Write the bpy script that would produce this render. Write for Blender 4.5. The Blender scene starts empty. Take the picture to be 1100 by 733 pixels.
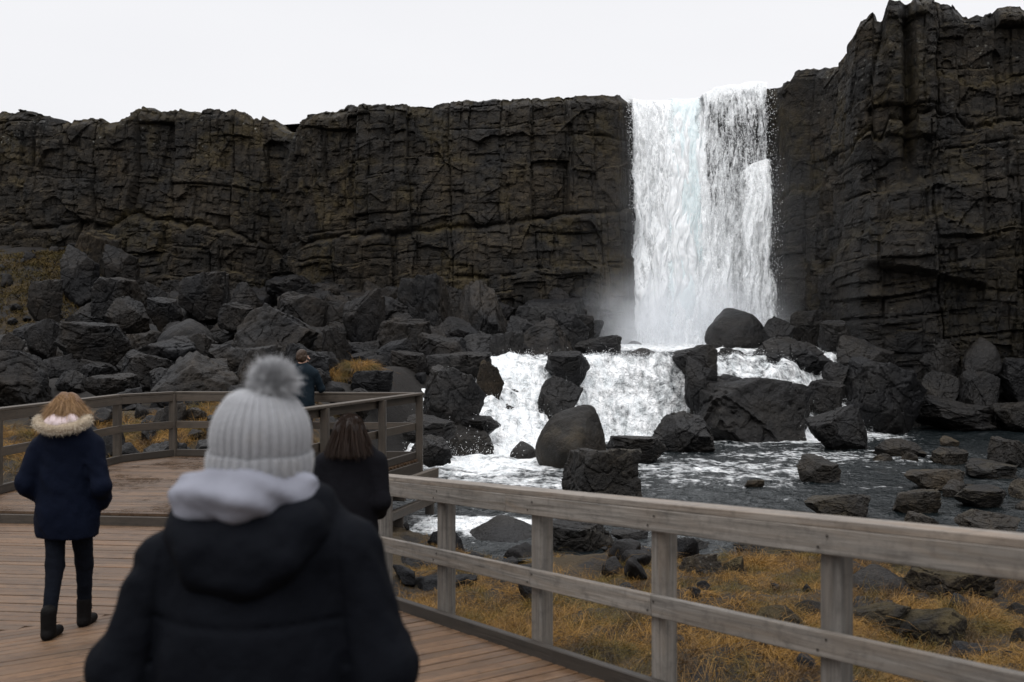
import bpy, math, random
import numpy as np
from mathutils import Matrix
from math import radians, sin, cos, pi

# ------------------------------------------------------------------ camera, sky, sun, exposure
sc = bpy.context.scene
COL = sc.collection
cam_data = bpy.data.cameras.new('camera')
cam = bpy.data.objects.new('camera', cam_data)
COL.objects.link(cam)
cam_data.sensor_width = 36.0
cam_data.lens = 35.0
cam_data.clip_start = 0.05
cam_data.clip_end = 2000.0
cam.location = (0, 0, 0)
cam.rotation_euler = (radians(90), 0, 0)
cam_data.dof.use_dof = True
cam_data.dof.focus_distance = 17.0
cam_data.dof.aperture_fstop = 2.8
sc.camera = cam
F = 1069.4                       # focal length in pixels of the 1100 px wide photograph
HOR = 366.5

SUN_EL, SUN_AZ = radians(58), radians(200)    # azimuth the light comes from (0 = +Y)
world = bpy.data.worlds.new('World')
sc.world = world
world.use_nodes = True
wn, wl = world.node_tree.nodes, world.node_tree.links
wn.clear()
sky = wn.new('ShaderNodeTexSky'); sky.sky_type = 'NISHITA'; sky.sun_disc = False
sky.sun_elevation = SUN_EL; sky.sun_rotation = SUN_AZ
sky.air_density = 1.0; sky.dust_density = 6.0
hsv = wn.new('ShaderNodeHueSaturation'); hsv.inputs['Saturation'].default_value = 0.25
wl.new(sky.outputs[0], hsv.inputs['Color'])
bg1 = wn.new('ShaderNodeBackground'); bg1.inputs['Strength'].default_value = 0.06
wl.new(hsv.outputs[0], bg1.inputs['Color'])
# unbroken cloud layer
tc = wn.new('ShaderNodeTexCoord'); mp = wn.new('ShaderNodeMapping'); mp.inputs['Scale'].default_value = (1, 1, 3)
nz = wn.new('ShaderNodeTexNoise'); nz.inputs['Scale'].default_value = 1.3; nz.inputs['Detail'].default_value = 4
cr = wn.new('ShaderNodeValToRGB')
cr.color_ramp.elements[0].position = 0.3; cr.color_ramp.elements[0].color = (0.80, 0.805, 0.835, 1)
cr.color_ramp.elements[1].position = 0.7; cr.color_ramp.elements[1].color = (0.86, 0.862, 0.885, 1)
wl.new(tc.outputs['Generated'], mp.inputs[0]); wl.new(mp.outputs[0], nz.inputs['Vector']); wl.new(nz.outputs[0], cr.inputs[0])
# an overcast sky is brighter overhead than near the horizon
sx = wn.new('ShaderNodeSeparateXYZ'); wl.new(tc.outputs['Generated'], sx.inputs[0])
mr = wn.new('ShaderNodeMapRange'); mr.inputs[1].default_value = 0.36; mr.inputs[2].default_value = 1.0; mr.inputs[3].default_value = 1.0; mr.inputs[4].default_value = 2.8
wl.new(sx.outputs[2], mr.inputs[0])
bg2 = wn.new('ShaderNodeBackground'); wl.new(mr.outputs[0], bg2.inputs['Strength'])
wl.new(cr.outputs[0], bg2.inputs['Color'])
mxs = wn.new('ShaderNodeMixShader'); mxs.inputs[0].default_value = 0.93
wl.new(bg1.outputs[0], mxs.inputs[1]); wl.new(bg2.outputs[0], mxs.inputs[2])
wo = wn.new('ShaderNodeOutputWorld'); wl.new(mxs.outputs[0], wo.inputs['Surface'])

sun_d = bpy.data.lights.new('sun', 'SUN'); sun_d.energy = 1.2; sun_d.angle = radians(40); sun_d.color = (1, 0.98, 0.95)
sun = bpy.data.objects.new('sun', sun_d); COL.objects.link(sun)
sun.rotation_euler = (radians(90) - SUN_EL, 0, pi - SUN_AZ)
sun.location = (0, -20, 40)

sc.view_settings.view_transform = 'Standard'
sc.view_settings.look = 'None'
sc.view_settings.exposure = 0.2
sc.view_settings.gamma = 1.0
sc.render.engine = 'CYCLES'
sc.cycles.max_bounces = 8
sc.cycles.diffuse_bounces = 3
sc.cycles.glossy_bounces = 3
sc.cycles.transparent_max_bounces = 16
sc.cycles.volume_bounces = 3
sc.cycles.volume_step_rate = 2.0
sc.cycles.volume_max_steps = 64
sc.cycles.use_denoising = True
sc.cycles.sample_clamp_indirect = 4.0

# ------------------------------------------------------------------ numpy noise
def _hash(ix, iy, iz, seed):
    h = (ix.astype(np.int64) * 374761393 + iy.astype(np.int64) * 668265263 + iz.astype(np.int64) * 2147483647 + seed * 974634777) & 0xffffffff
    h = ((h ^ (h >> 13)) * 1274126177) & 0xffffffff
    h = ((h ^ (h >> 16)) * 2246822519) & 0xffffffff
    h = h ^ (h >> 15)
    return (h & 0xffffff) / float(0xffffff)

def vn(x, y, z, seed=0):
    x, y, z = np.broadcast_arrays(np.asarray(x, float), np.asarray(y, float), np.asarray(z, float))
    xi, yi, zi = np.floor(x), np.floor(y), np.floor(z)
    fx, fy, fz = x - xi, y - yi, z - zi
    fx = fx * fx * (3 - 2 * fx); fy = fy * fy * (3 - 2 * fy); fz = fz * fz * (3 - 2 * fz)
    r = 0
    for a in (0, 1):
        wa = fx if a else 1 - fx
        for b in (0, 1):
            wb = fy if b else 1 - fy
            for c in (0, 1):
                wc = fz if c else 1 - fz
                r = r + wa * wb * wc * _hash(xi + a, yi + b, zi + c, seed)
    return r * 2 - 1

def fbm(x, y, z=0.0, octs=4, seed=0, gain=0.5):
    r, a, f = 0, 1.0, 1.0
    for i in range(octs):
        r = r + a * vn(x * f + i * 17.3, y * f - i * 9.1, np.asarray(z) * f + i * 3.7, seed + i)
        a *= gain; f *= 2.03
    return r

def voro(x, y, seed=0, jit=0.85):
    """2-D Voronoi: returns F1, F2, cell hash ids (3 randoms) and offset to the cell's point."""
    xi, yi = np.floor(x), np.floor(y)
    f1 = np.full(x.shape, 9.0); f2 = np.full(x.shape, 9.0)
    cx = np.zeros(x.shape); cy = np.zeros(x.shape); px = np.zeros(x.shape); py = np.zeros(x.shape)
    for a in (-1, 0, 1):
        for b in (-1, 0, 1):
            gx, gy = xi + a, yi + b
            jx = gx + 0.5 + jit * (_hash(gx, gy, gx * 0 + 1, seed) - 0.5)
            jy = gy + 0.5 + jit * (_hash(gx, gy, gx * 0 + 2, seed) - 0.5)
            d = np.hypot(x - jx, y - jy)
            near = d < f1
            f2 = np.where(near, f1, np.minimum(f2, d))
            f1 = np.where(near, d, f1)
            cx = np.where(near, gx, cx); cy = np.where(near, gy, cy)
            px = np.where(near, x - jx, px); py = np.where(near, y - jy, py)
    z0 = cx * 0
    r = [_hash(cx, cy, z0 + 5 + k, seed) for k in range(3)]
    return f1, f2, r, px, py

def sstep(a, b, x):
    t = np.clip((x - a) / (b - a), 0, 1)
    return t * t * (3 - 2 * t)

# ------------------------------------------------------------------ mesh helpers
def mesh_np(name, V, Q, smooth=True, attrs=None):
    me = bpy.data.meshes.new(name)
    V = np.asarray(V, np.float32).reshape(-1, 3); Q = np.asarray(Q, np.int32)
    n = Q.shape[1]
    me.vertices.add(len(V)); me.vertices.foreach_set('co', V.ravel())
    me.loops.add(Q.size); me.loops.foreach_set('vertex_index', Q.ravel())
    me.polygons.add(len(Q))
    me.polygons.foreach_set('loop_start', np.arange(0, Q.size, n, dtype=np.int32))
    me.polygons.foreach_set('use_smooth', np.full(len(Q), smooth))
    if attrs:
        for k, a in attrs.items():
            at = me.attributes.new(k, 'FLOAT', 'POINT'); at.data.foreach_set('value', np.asarray(a, np.float32).ravel())
    me.update(calc_edges=True); me.validate()
    return me

def grid_faces(nr, nc, wrap=False):
    r = np.arange(nr - 1)[:, None]; c = np.arange(nc if wrap else nc - 1)[None, :]
    c1 = (c + 1) % nc
    return np.stack([r * nc + c, r * nc + c1, (r + 1) * nc + c1, (r + 1) * nc + c], -1).reshape(-1, 4)

def link(name, me, mat=None, parent=None, kind=None, label=None, cat=None, group=None, local=False):
    o = bpy.data.objects.new(name, me)
    COL.objects.link(o)
    if mat is not None and me is not None and not me.materials:
        me.materials.append(mat)
    if parent is not None:
        o.parent = parent
        if parent.type == 'EMPTY' and me is not None:      # the mesh is written in world coordinates
            o.matrix_parent_inverse = (Matrix.Translation(parent.location) @ Matrix.Rotation(parent.rotation_euler.z, 4, 'Z')).inverted() if not local else Matrix.Identity(4)
    tag(o, label, cat, group, kind)
    return o

def tag(o, label=None, cat=None, group=None, kind=None):
    if label: o['label'] = label
    if cat: o['category'] = cat
    if group: o['group'] = group
    if kind: o['kind'] = kind
    return o

def empty(name, loc, label, cat, group=None, rz=0.0):
    o = bpy.data.objects.new(name, None); COL.objects.link(o)
    o.location = loc; o.rotation_euler = (0, 0, rz); o.empty_display_size = 0.2
    return tag(o, label, cat, group)

class MB:
    """collects boxes and loose polygons into one mesh"""
    def __init__(s): s.v = []; s.f = []
    def prism(s, p0, p1, w, h, up=(0, 0, 1), side=None, ext=0.0):
        """board from p0 to p1 (centre of its section), w across, h along up"""
        p0 = np.array(p0, float); p1 = np.array(p1, float)
        d = p1 - p0; L = np.linalg.norm(d); d /= L
        p0 = p0 - d * ext; p1 = p1 + d * ext
        up = np.array(up, float)
        sd = np.cross(d, up); sd /= np.linalg.norm(sd); u = np.cross(sd, d)
        b = len(s.v)
        c = min(w, h) * 0.09
        ring = [(-w/2+c, -h/2), (w/2-c, -h/2), (w/2, -h/2+c), (w/2, h/2-c), (w/2-c, h/2), (-w/2+c, h/2), (-w/2, h/2-c), (-w/2, -h/2+c)]
        for P in (p0, p1):
            for (a, e) in ring: s.v.append(tuple(P + sd * a + u * e))
        for i in range(8):
            j = (i + 1) % 8
            s.f.append((b+i, b+j, b+8+j, b+8+i))
        s.f.append(tuple(b + i for i in range(7, -1, -1))); s.f.append(tuple(b + 8 + i for i in range(8)))
        return s
    def build(s, name, mat, parent=None, **kw):
        me = bpy.data.meshes.new(name); me.from_pydata(s.v, [], s.f); me.update()
        return link(name, me, mat, parent, **kw)

# ------------------------------------------------------------------ materials
class NT:
    def __init__(s, name):
        s.m = bpy.data.materials.new(name); s.m.use_nodes = True
        s.t = s.m.node_tree; s.t.nodes.clear()
        s.out = s.n('ShaderNodeOutputMaterial')
    def n(s, typ, **kw):
        nd = s.t.nodes.new(typ)
        for k, v in kw.items():
            setattr(nd, k, v)
        return nd
    def set(s, nd, **kw):
        for k, v in kw.items():
            s.inp(nd, k.replace('_', ' '), v)
        return nd
    def inp(s, nd, key, v):
        i = nd.inputs[key]
        if isinstance(v, bpy.types.NodeSocket): s.t.links.new(v, i)
        else:
            if hasattr(i.default_value, '__len__') and not hasattr(v, '__len__'): v = (v,) * len(i.default_value)
            if hasattr(v, '__len__') and len(v) == 3 and len(i.default_value) == 4: v = tuple(v) + (1,)
            i.default_value = v
    def noise(s, vec, scale, detail=4, rough=0.55, dist=0.0):
        nd = s.n('ShaderNodeTexNoise')
        s.inp(nd, 'Vector', vec); s.inp(nd, 'Scale', scale); s.inp(nd, 'Detail', detail); s.inp(nd, 'Roughness', rough); s.inp(nd, 'Distortion', dist)
        return nd.outputs[0]
    def vor(s, vec, scale, feat='F1', rnd=1.0):
        nd = s.n('ShaderNodeTexVoronoi', feature=feat)
        s.inp(nd, 'Vector', vec); s.inp(nd, 'Scale', scale); s.inp(nd, 'Randomness', rnd)
        return nd
    def mapping(s, vec, scale=(1, 1, 1), rot=(0, 0, 0)):
        nd = s.n('ShaderNodeMapping'); s.inp(nd, 'Vector', vec); s.inp(nd, 'Scale', scale); s.inp(nd, 'Rotation', rot)
        return nd.outputs[0]
    def ramp(s, fac, p0, p1, c0=(0, 0, 0), c1=(1, 1, 1)):
        nd = s.n('ShaderNodeValToRGB')
        e = nd.color_ramp.elements
        e[0].position = p0; e[0].color = tuple(c0) + (1,); e[1].position = p1; e[1].color = tuple(c1) + (1,)
        s.inp(nd, 'Fac', fac)
        return nd.outputs[0]
    def math(s, op, a, b=0.0, c=None):
        nd = s.n('ShaderNodeMath', operation=op)
        for i, v in enumerate((a, b, c)):
            if v is None: continue
            if isinstance(v, bpy.types.NodeSocket): s.t.links.new(v, nd.inputs[i])
            else: nd.inputs[i].default_value = v
        return nd.outputs[0]
    def mix(s, fac, a, b):
        nd = s.n('ShaderNodeMix', data_type='RGBA')
        for i, v in ((0, fac), (6, a), (7, b)):
            if isinstance(v, bpy.types.NodeSocket): s.t.links.new(v, nd.inputs[i])
            else: nd.inputs[i].default_value = (tuple(v) + (1,)) if hasattr(v, '__len__') else v
        return nd.outputs[2]
    def mrange(s, v, a, b, c=0.0, d=1.0):
        nd = s.n('ShaderNodeMapRange')
        s.inp(nd, 0, v)
        for i, q in enumerate((a, b, c, d)): nd.inputs[i + 1].default_value = q
        return nd.outputs[0]
    def pos(s):
        return s.n('ShaderNodeNewGeometry').outputs['Position']
    def normz(s):
        g = s.n('ShaderNodeNewGeometry'); x = s.n('ShaderNodeSeparateXYZ'); s.t.links.new(g.outputs['Normal'], x.inputs[0])
        return x.outputs[2]
    def attr(s, name):
        a = s.n('ShaderNodeAttribute'); a.attribute_name = name; return a.outputs['Fac']
    def bump(s, h, strength=0.5, dist=0.02, nrm=None):
        b = s.n('ShaderNodeBump'); s.inp(b, 'Strength', strength); s.inp(b, 'Distance', dist); s.inp(b, 'Height', h)
        if nrm is not None: s.inp(b, 'Normal', nrm)
        return b.outputs[0]
    def bsdf(s, color, rough, normal=None, spec=0.5, **kw):
        b = s.n('ShaderNodeBsdfPrincipled')
        s.inp(b, 'Base Color', color); s.inp(b, 'Roughness', rough); s.inp(b, 'Specular IOR Level', spec)
        if normal is not None: s.inp(b, 'Normal', normal)
        for k, v in kw.items(): s.inp(b, k, v)
        return b
    def done(s, sh):
        s.t.links.new(sh.outputs[0] if not isinstance(sh, bpy.types.NodeSocket) else sh, s.out.inputs[0]); return s.m

def rock_mat(name, base=(0.034, 0.033, 0.033), warm=(0.055, 0.045, 0.034), rough=(0.45, 0.8), lichen=0.25, moss=0.0, cliff=False, spec=0.22):
    k = NT(name); P = k.pos()
    n1 = k.noise(P, 0.55, 5, 0.6); n2 = k.noise(P, 3.1, 6, 0.62); n3 = k.noise(P, 17.0, 5, 0.7); n4 = k.noise(P, 70.0, 3, 0.7)
    c = k.mix(k.ramp(n1, 0.38, 0.66), base, warm)
    tint = k.mix(k.ramp(n2, 0.28, 0.72), (0.42, 0.43, 0.46), (1.9, 1.85, 1.75))
    mm = k.n('ShaderNodeMix', data_type='RGBA', blend_type='MULTIPLY'); mm.inputs[0].default_value = 1.0
    k.t.links.new(c, mm.inputs[6]); k.t.links.new(tint, mm.inputs[7]); c = mm.outputs[2]
    if not cliff:
        oi = k.n('ShaderNodeObjectInfo')
        m2 = k.n('ShaderNodeMix', data_type='RGBA', blend_type='MULTIPLY'); m2.inputs[0].default_value = 1.0
        k.t.links.new(c, m2.inputs[6]); k.t.links.new(k.ramp(oi.outputs['Random'], 0, 1, (0.6, 0.62, 0.68), (1.35, 1.3, 1.2)), m2.inputs[7]); c = m2.outputs[2]
    # pores and pale mineral flecks
    pr = k.ramp(k.math('ADD', k.math('MULTIPLY', n4, 0.5), k.math('MULTIPLY', n3, 0.5)), 0.38, 0.62, (0.45, 0.45, 0.45), (1.6, 1.6, 1.6))
    m3 = k.n('ShaderNodeMix', data_type='RGBA', blend_type='MULTIPLY'); m3.inputs[0].default_value = 1.0
    k.t.links.new(c, m3.inputs[6]); k.t.links.new(pr, m3.inputs[7]); c = m3.outputs[2]
    if lichen > 0:
        v = k.vor(P, 4.2 if cliff else 9.0).outputs['Distance']
        sp = k.math('MULTIPLY', k.ramp(v, 0.12 if cliff else 0.05, 0.27 if cliff else 0.16, (1, 1, 1), (0, 0, 0)), k.ramp(k.noise(P, 0.8, 3), 0.50, 0.62))
        sp = k.math('MULTIPLY', k.math('MULTIPLY', sp, k.ramp(n3, 0.45, 0.6)), lichen)
        if cliff: sp = k.math('MULTIPLY', sp, k.attr('lichen'))
        c = k.mix(sp, c, (0.32, 0.32, 0.29))
    up = k.normz()
    if moss > 0:
        ma = k.math('MULTIPLY', k.mrange(up, 0.15, 0.75), k.ramp(k.noise(P, 1.1, 5, 0.65), 0.48, 0.62))
        if cliff:
            ma = k.math('MAXIMUM', k.math('MULTIPLY', ma, 0.6), k.math('MULTIPLY', k.attr('moss'), k.ramp(n2, 0.35, 0.6)))
        mcol = k.mix(n3, (0.024, 0.021, 0.008), (0.120, 0.086, 0.030))
        c = k.mix(k.math('MULTIPLY', ma, moss), c, mcol)
    if cliff:
        # damp rock around the falls is darker and smoother
        c = k.mix(k.math('MULTIPLY', k.attr('wet'), 0.72), c, (0.0040, 0.0043, 0.0052))
    r = k.mrange(n2, 0.3, 0.7, rough[0], rough[1])
    if cliff:
        r = k.mix(k.attr('wet'), r, (0.32, 0.32, 0.32))
    h = k.math('ADD', k.math('MULTIPLY', n2, 1.0), k.math('MULTIPLY', n3, 0.45))
    h = k.math('ADD', h, k.math('MULTIPLY', n4, 0.12))
    cw = k.vor(P, 1.7 if cliff else 2.3, 'DISTANCE_TO_EDGE').outputs['Distance']
    nrm = k.bump(h, 1.0, 0.13 if cliff else 0.085)
    nrm = k.bump(k.ramp(k.math('ADD', cw, k.math('MULTIPLY', n3, 0.05)), 0.025, 0.06), 0.5, 0.05, nrm) if cliff else nrm
    return k.done(k.bsdf(c, r, nrm, spec))
# ------------------------------------------------------------------ terrain and water heights
W = -2.9                                     # level of the lower pool
YT = ([-6, -3, -1.5, 0, 1.2, 1.9, 2.3, 6.0, 6.8, 8.5, 10, 11.5, 12.6, 14, 30], [31, 31, 31.5, 32.5, 33, 31.8, 31.3, 31.3, 32.6, 33.6, 34.4, 35, 36, 37.5, 37.5])
YB = ([-6, -3, -1.5, 0, 1.2, 1.9, 2.3, 6.0, 6.8, 8.5, 10, 11.5, 12.6, 14, 30], [26, 26, 25.0, 25.0, 26.2, 28.2, 29.6, 29.9, 29.6, 29.5, 30.5, 31.8, 34.5, 36.5, 36.5])

def water_z(X, Y, rough=True):
    yt = np.interp(X, *YT); yb = np.interp(X, *YB)
    t = np.clip((Y - yb) / (yt - yb), 0, 1)
    prof = t ** 0.9 * (1 - t) + (1 - (1 - t) ** 1.8) * t
    ztop = -0.5 + 0.38 * sstep(33, 43, Y)
    z = W + (ztop - W) * prof
    if rough:
        on = np.exp(-((t - 0.5) / 0.42) ** 2) * (t > 0) * (t < 1)
        n = fbm(X * 1.1, Y * 0.7, z * 0.8, 4, 11)
        n2 = fbm(X * 3.7, Y * 2.2, z * 2.0, 4, 41)
        z = z + on * (0.42 * n + 0.14 * n2)
        calm = (t <= 0)
        fo = foam_mask(X, Y)
        z = z + np.where(calm, 0.03 * fbm(X * 1.4, Y * 1.7, 0, 4, 3) + 0.016 * fbm(X * 5, Y * 6, 0, 3, 9) + 0.10 * fo * np.maximum(0, fbm(X * 1.3, Y * 1.3, 0, 4, 77)), 0)
        z = z + np.where(t >= 1, 0.07 * fbm(X * 2, Y * 2, 0, 4, 23), 0)
    return z

def foam_mask(X, Y):
    yt = np.interp(X, *YT); yb = np.interp(X, *YB)
    d = yb - Y                                             # distance below the foot of the cascade
    f = np.where(d < 0, 1.0, np.exp(-np.maximum(d, 0) / 2.6))
    f = np.where((X > 1.9) & (X < 11), np.where(d < 0, 1.0, np.exp(-np.maximum(d, 0) / 2.2)), f)
    f = np.maximum(f, 1.0 * np.exp(-(((X + 0.7) / 2.8) ** 2 + ((Y - 23.5) / 3.0) ** 2)))
    f = np.maximum(f, 0.62 * np.exp(-(((X + 0.4) / 2.8) ** 2 + ((Y - 20.3) / 2.6) ** 2)))
    f = np.maximum(f, 0.9 * np.exp(-(((X - 11.8) / 2.6) ** 2 + ((Y - 34.3) / 2.0) ** 2)))
    f = np.where(X > 12.5, f * np.exp(-(X - 12.5) / 1.2) , f)
    # rapids in the middle of the pool
    f = np.maximum(f, 0.55 * np.exp(-(((X - 8.0) / 5.0) ** 2 + ((Y - 25.0) / 2.2) ** 2)))
    f = np.maximum(f, 0.55 * np.exp(-(((X - 4.0) / 4.5) ** 2 + ((Y - 22.5) / 3.5) ** 2)))
    f = np.maximum(f, 1.0 * np.exp(-(((X + 0.55) / 1.5) ** 2 + ((Y - 15.6) / 1.0) ** 2)))
    # the flat terrace above the cascade, quieter away from the falls
    up = sstep(0, 1.2, Y - yt)
    f = np.where(Y > yt, f * (1 - up) + up * (0.75 * np.exp(-np.maximum(0, np.hypot((X - 7.2) / 1.1, (Y - 41)) - 2.5) / 3.2) + 0.3), f)
    tt = (Y - yb) / (yt - yb)
    slope = sstep(-0.05, 0.1, tt) * sstep(1.15, 0.95, tt)
    f = f * (1 - slope * (0.04 + 0.15 * (X > 1.9) + 0.20 * fbm(X * 0.9, Y * 0.25, 0, 3, 88)))
    f = f * (1 - (0.2 + 0.45 * np.exp(-((X - 4.0) / 1.3) ** 2)) * np.exp(-((tt - 1.02) / 0.16) ** 2))
    return np.clip(f, 0, 1)

def river_edge(X, Y):
    """>0 inside the river, metres from the edge roughly"""
    yb = np.interp(X, [-3, -2, -0.5, 1, 3, 5, 8, 12, 30, 60], [17.6, 16.6, 14.3, 13.6, 13.6, 14.2, 15.0, 16.2, 22, 34])
    yb = yb + 0.5 * fbm(X * 0.5, X * 0, 0, 3, 8)
    xl = np.interp(Y, [13, 16, 18, 22, 25, 29, 32, 34, 37, 44], [-1.6, -2.4, -2.9, -3.0, -3.0, -2.0, 0.0, 1.6, 3.0, 4.2])
    far = np.interp(X, [-3, 2, 4.5, 11.8, 12.5, 14, 20, 40, 60], [34, 36, 45, 44, 37, 34.4, 33.0, 30, 45])
    e = np.minimum(np.minimum(Y - yb, X - xl), far - Y)
    xr = np.interp(Y, [30, 33, 36, 45], [99, 14.5, 12.6, 11.6])
    return np.minimum(e, xr - X)

def ground_z(X, Y):
    X = np.asarray(X, float); Y = np.asarray(Y, float)
    s = -0.552 * X + 0.834 * Y
    near = -1.56 - 0.0694 * np.clip(s, -8, 9.0) - 0.42 + 0.10 * fbm(X * 0.7, Y * 0.7, 0, 4, 5)
    near = np.maximum(near, W + 0.25) - 0.30 * sstep(9, 14, Y)
    tal = np.interp(Y, [15, 17.2, 19, 21.5, 24, 28, 32, 38, 42, 46], [-2.85, -2.6, -2.0, -1.55, -1.4, -1.0, -0.5, 0.65, 1.5, 2.2])
    # the mossy bank on the far left is a little higher
    tal = tal + 2.4 * sstep(-15.8, -19.0, X) * sstep(34, 43, Y)
    tal = tal + 0.25 * fbm(X * 0.35, Y * 0.35, 0, 3, 6)
    w = sstep(14.0, 18.5, Y)
    z = near * (1 - w) + tal * w
    rt = np.interp(Y, [18, 30, 33.5, 36, 40], [W + 0.1, W + 0.1, W + 0.3, -1.0, 0.5])
    wr = sstep(10, 13, X) * sstep(18, 24, Y)
    z = z * (1 - wr) + rt * wr
    e = river_edge(X, Y)
    zw = water_z(X, Y, False)
    bank = sstep(-1.3, 0.5, e)
    z = z * (1 - bank) + (zw - 0.35) * bank
    # bumps
    z = z + 0.06 * fbm(X * 2.3, Y * 2.3, 0, 4, 15) * (1 - bank * 0.5)
    z = z + 0.13 * fbm(X * 1.25, Y * 1.25, 0, 3, 19) * (1 - bank) * sstep(16, 14, Y)
    # plateau behind the cliff
    back = np.interp(X, [-60, -20, 4, 12, 13, 14, 20, 30, 45, 70], [47.5, 48.5, 47.2, 47.2, 43, 40.0, 39.0, 36, 29, 22])
    pl = sstep(0, 1.0, Y - back)
    z = z * (1 - pl) + pl * (np.interp(X, [-20, 12, 16, 60], [9.2, 10.3, 10.9, 10.9]) + 0.25 * fbm(X * 0.1, Y * 0.1, 0, 3, 61))
    return z

def hit(px, py, off=0.0):
    """the place on the bare ground seen at a pixel of the photograph"""
    Y = np.arange(4, 48, 0.05)
    X = (px - 550) / F * Y; zr = (HOR - py) / F * Y
    g = ground_z(X, Y) + off
    g = np.maximum(g, np.where(river_edge(X, Y) > 0, water_z(X, Y, False), -99))
    k = np.where(zr <= g)[0]
    i = k[0] if len(k) else len(Y) - 1
    return float(X[i]), float(Y[i]), float(g[i])

# ------------------------------------------------------------------ ground sheet
def axis(lo, hi, step, far):
    core = np.arange(lo, hi + step / 2, step)
    ext = []
    d = step
    p = hi
    while p < far: d *= 1.35; p += d; ext.append(p)
    ext2 = []; d = step; p = lo
    while p > -far: d *= 1.35; p -= d; ext2.append(p)
    return np.concatenate([ext2[::-1], core, ext])

gx = axis(-26, 26, 0.16, 500); gy = axis(1, 47, 0.16, 500)
GX, GY = np.meshgrid(gx, gy)
GZ = ground_z(GX, GY)
GE = river_edge(GX, GY)
k = NT('ground_soil'); P = k.pos()
n1 = k.noise(P, 0.9, 5, 0.65); n2 = k.noise(P, 6, 5, 0.7); n3 = k.noise(P, 40, 4, 0.7)
soil = k.mix(n2, (0.004, 0.0035, 0.003), (0.014, 0.011, 0.009))
gold = k.mix(n3, (0.016, 0.012, 0.006), (0.055, 0.035, 0.013))
c = k.mix(k.math('MULTIPLY', k.attr('grassy'), k.ramp(n1, 0.42, 0.56)), soil, gold)
h = k.math('ADD', n2, k.math('MULTIPLY', n3, 0.5))
M_ground = k.done(k.bsdf(c, 0.85, k.bump(h, 0.8, 0.08), 0.3))
grassy = np.where((GE < -0.2) & (GY < 18.5), 1.0, 0.0) * sstep(18.5, 16, GY)
grassy = np.maximum(grassy, sstep(-17.2, -18.2, GX) * sstep(34, 36.5, GY) * sstep(-0.2, 0.3, fbm(GX, GY, 0, 3, 4)))
grassy = np.maximum(grassy, sstep(46, 48, GY))
grassy = np.maximum(grassy, (GE < -0.2) * sstep(24, 22.5, GY) * sstep(17, 18, GY) * sstep(-3.0, -3.8, GX))
me = mesh_np('ground', np.stack([GX, GY, GZ], -1), grid_faces(len(gy), len(gx)), True, {'grassy': grassy})
link('ground', me, M_ground, kind='structure')

# ------------------------------------------------------------------ water
k = NT('river_water'); P = k.pos()
fo = k.attr('foam')
Pm = k.mapping(P, (1.0, 1.6, 1.0))
nA = k.noise(Pm, 1.5, 5, 0.66, 0.8); nB = k.noise(P, 6.0, 4, 0.62, 0.6)
Pv = k.mapping(P, (1.0, 0.35, 0.35)); nC = k.noise(Pv, 6.0, 4, 0.66, 0.3)
nn = k.math('ADD', k.math('MULTIPLY', nA, 0.55), k.math('MULTIPLY', nB, 0.25)); nn = k.math('ADD', nn, k.math('MULTIPLY', nC, 0.2))
thr = k.mrange(fo, 0.0, 1.0, 0.72, 0.37)
foam = k.n('ShaderNodeMapRange'); k.inp(foam, 0, k.math('SUBTRACT', nn, thr)); foam.inputs[1].default_value = -0.07; foam.inputs[2].default_value = 0.10
foam = foam.outputs[0]
painted_glint = k.ramp(k.noise(P, 22, 3, 0.8), 0.60, 0.78)
foam = k.math('MAXIMUM', foam, k.math('MULTIPLY', k.math('MULTIPLY', painted_glint, k.mrange(fo, 0.0, 0.3)), 0.35))  # glints on the ripples are painted as white flecks, mixed in with the foam
deep = k.bsdf((0.005, 0.0075, 0.0085), 0.07, k.bump(k.math('ADD', k.noise(P, 5, 4, 0.65), k.math('MULTIPLY', k.noise(P, 1.4, 3), 1.2)), 0.85, 0.12), 0.5)
k.inp(deep, 'IOR', 1.33)
fcol = k.mix(k.ramp(nC, 0.3, 0.62), (0.70, 0.75, 0.77), (0.96, 0.965, 0.97))
white = k.bsdf(fcol, 0.6, k.bump(k.math('ADD', nB, nC), 1.0, 0.22), 0.3)
mx = k.n('ShaderNodeMixShader'); k.inp(mx, 0, foam); k.t.links.new(deep.outputs[0], mx.inputs[1]); k.t.links.new(white.outputs[0], mx.inputs[2])
M_water = k.done(mx)
wx = np.concatenate([np.arange(-3.6, 14.6, 0.055), np.linspace(14.7, 40, 160)])
wy = np.concatenate([np.linspace(13, 22, 130, endpoint=False), np.arange(22, 36, 0.06), np.linspace(36.1, 44.6, 90)])
WX, WY = np.meshgrid(wx, wy)
WZ = water_z(WX, WY)
shore = np.where(river_edge(WX, WY) < -1.2, -0.4, 0)
me = mesh_np('river_water', np.stack([WX, WY, WZ + shore], -1), grid_faces(len(wy), len(wx)), True, {'foam': foam_mask(WX, WY)})
link('river_water', me, M_water, kind='structure')

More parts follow.
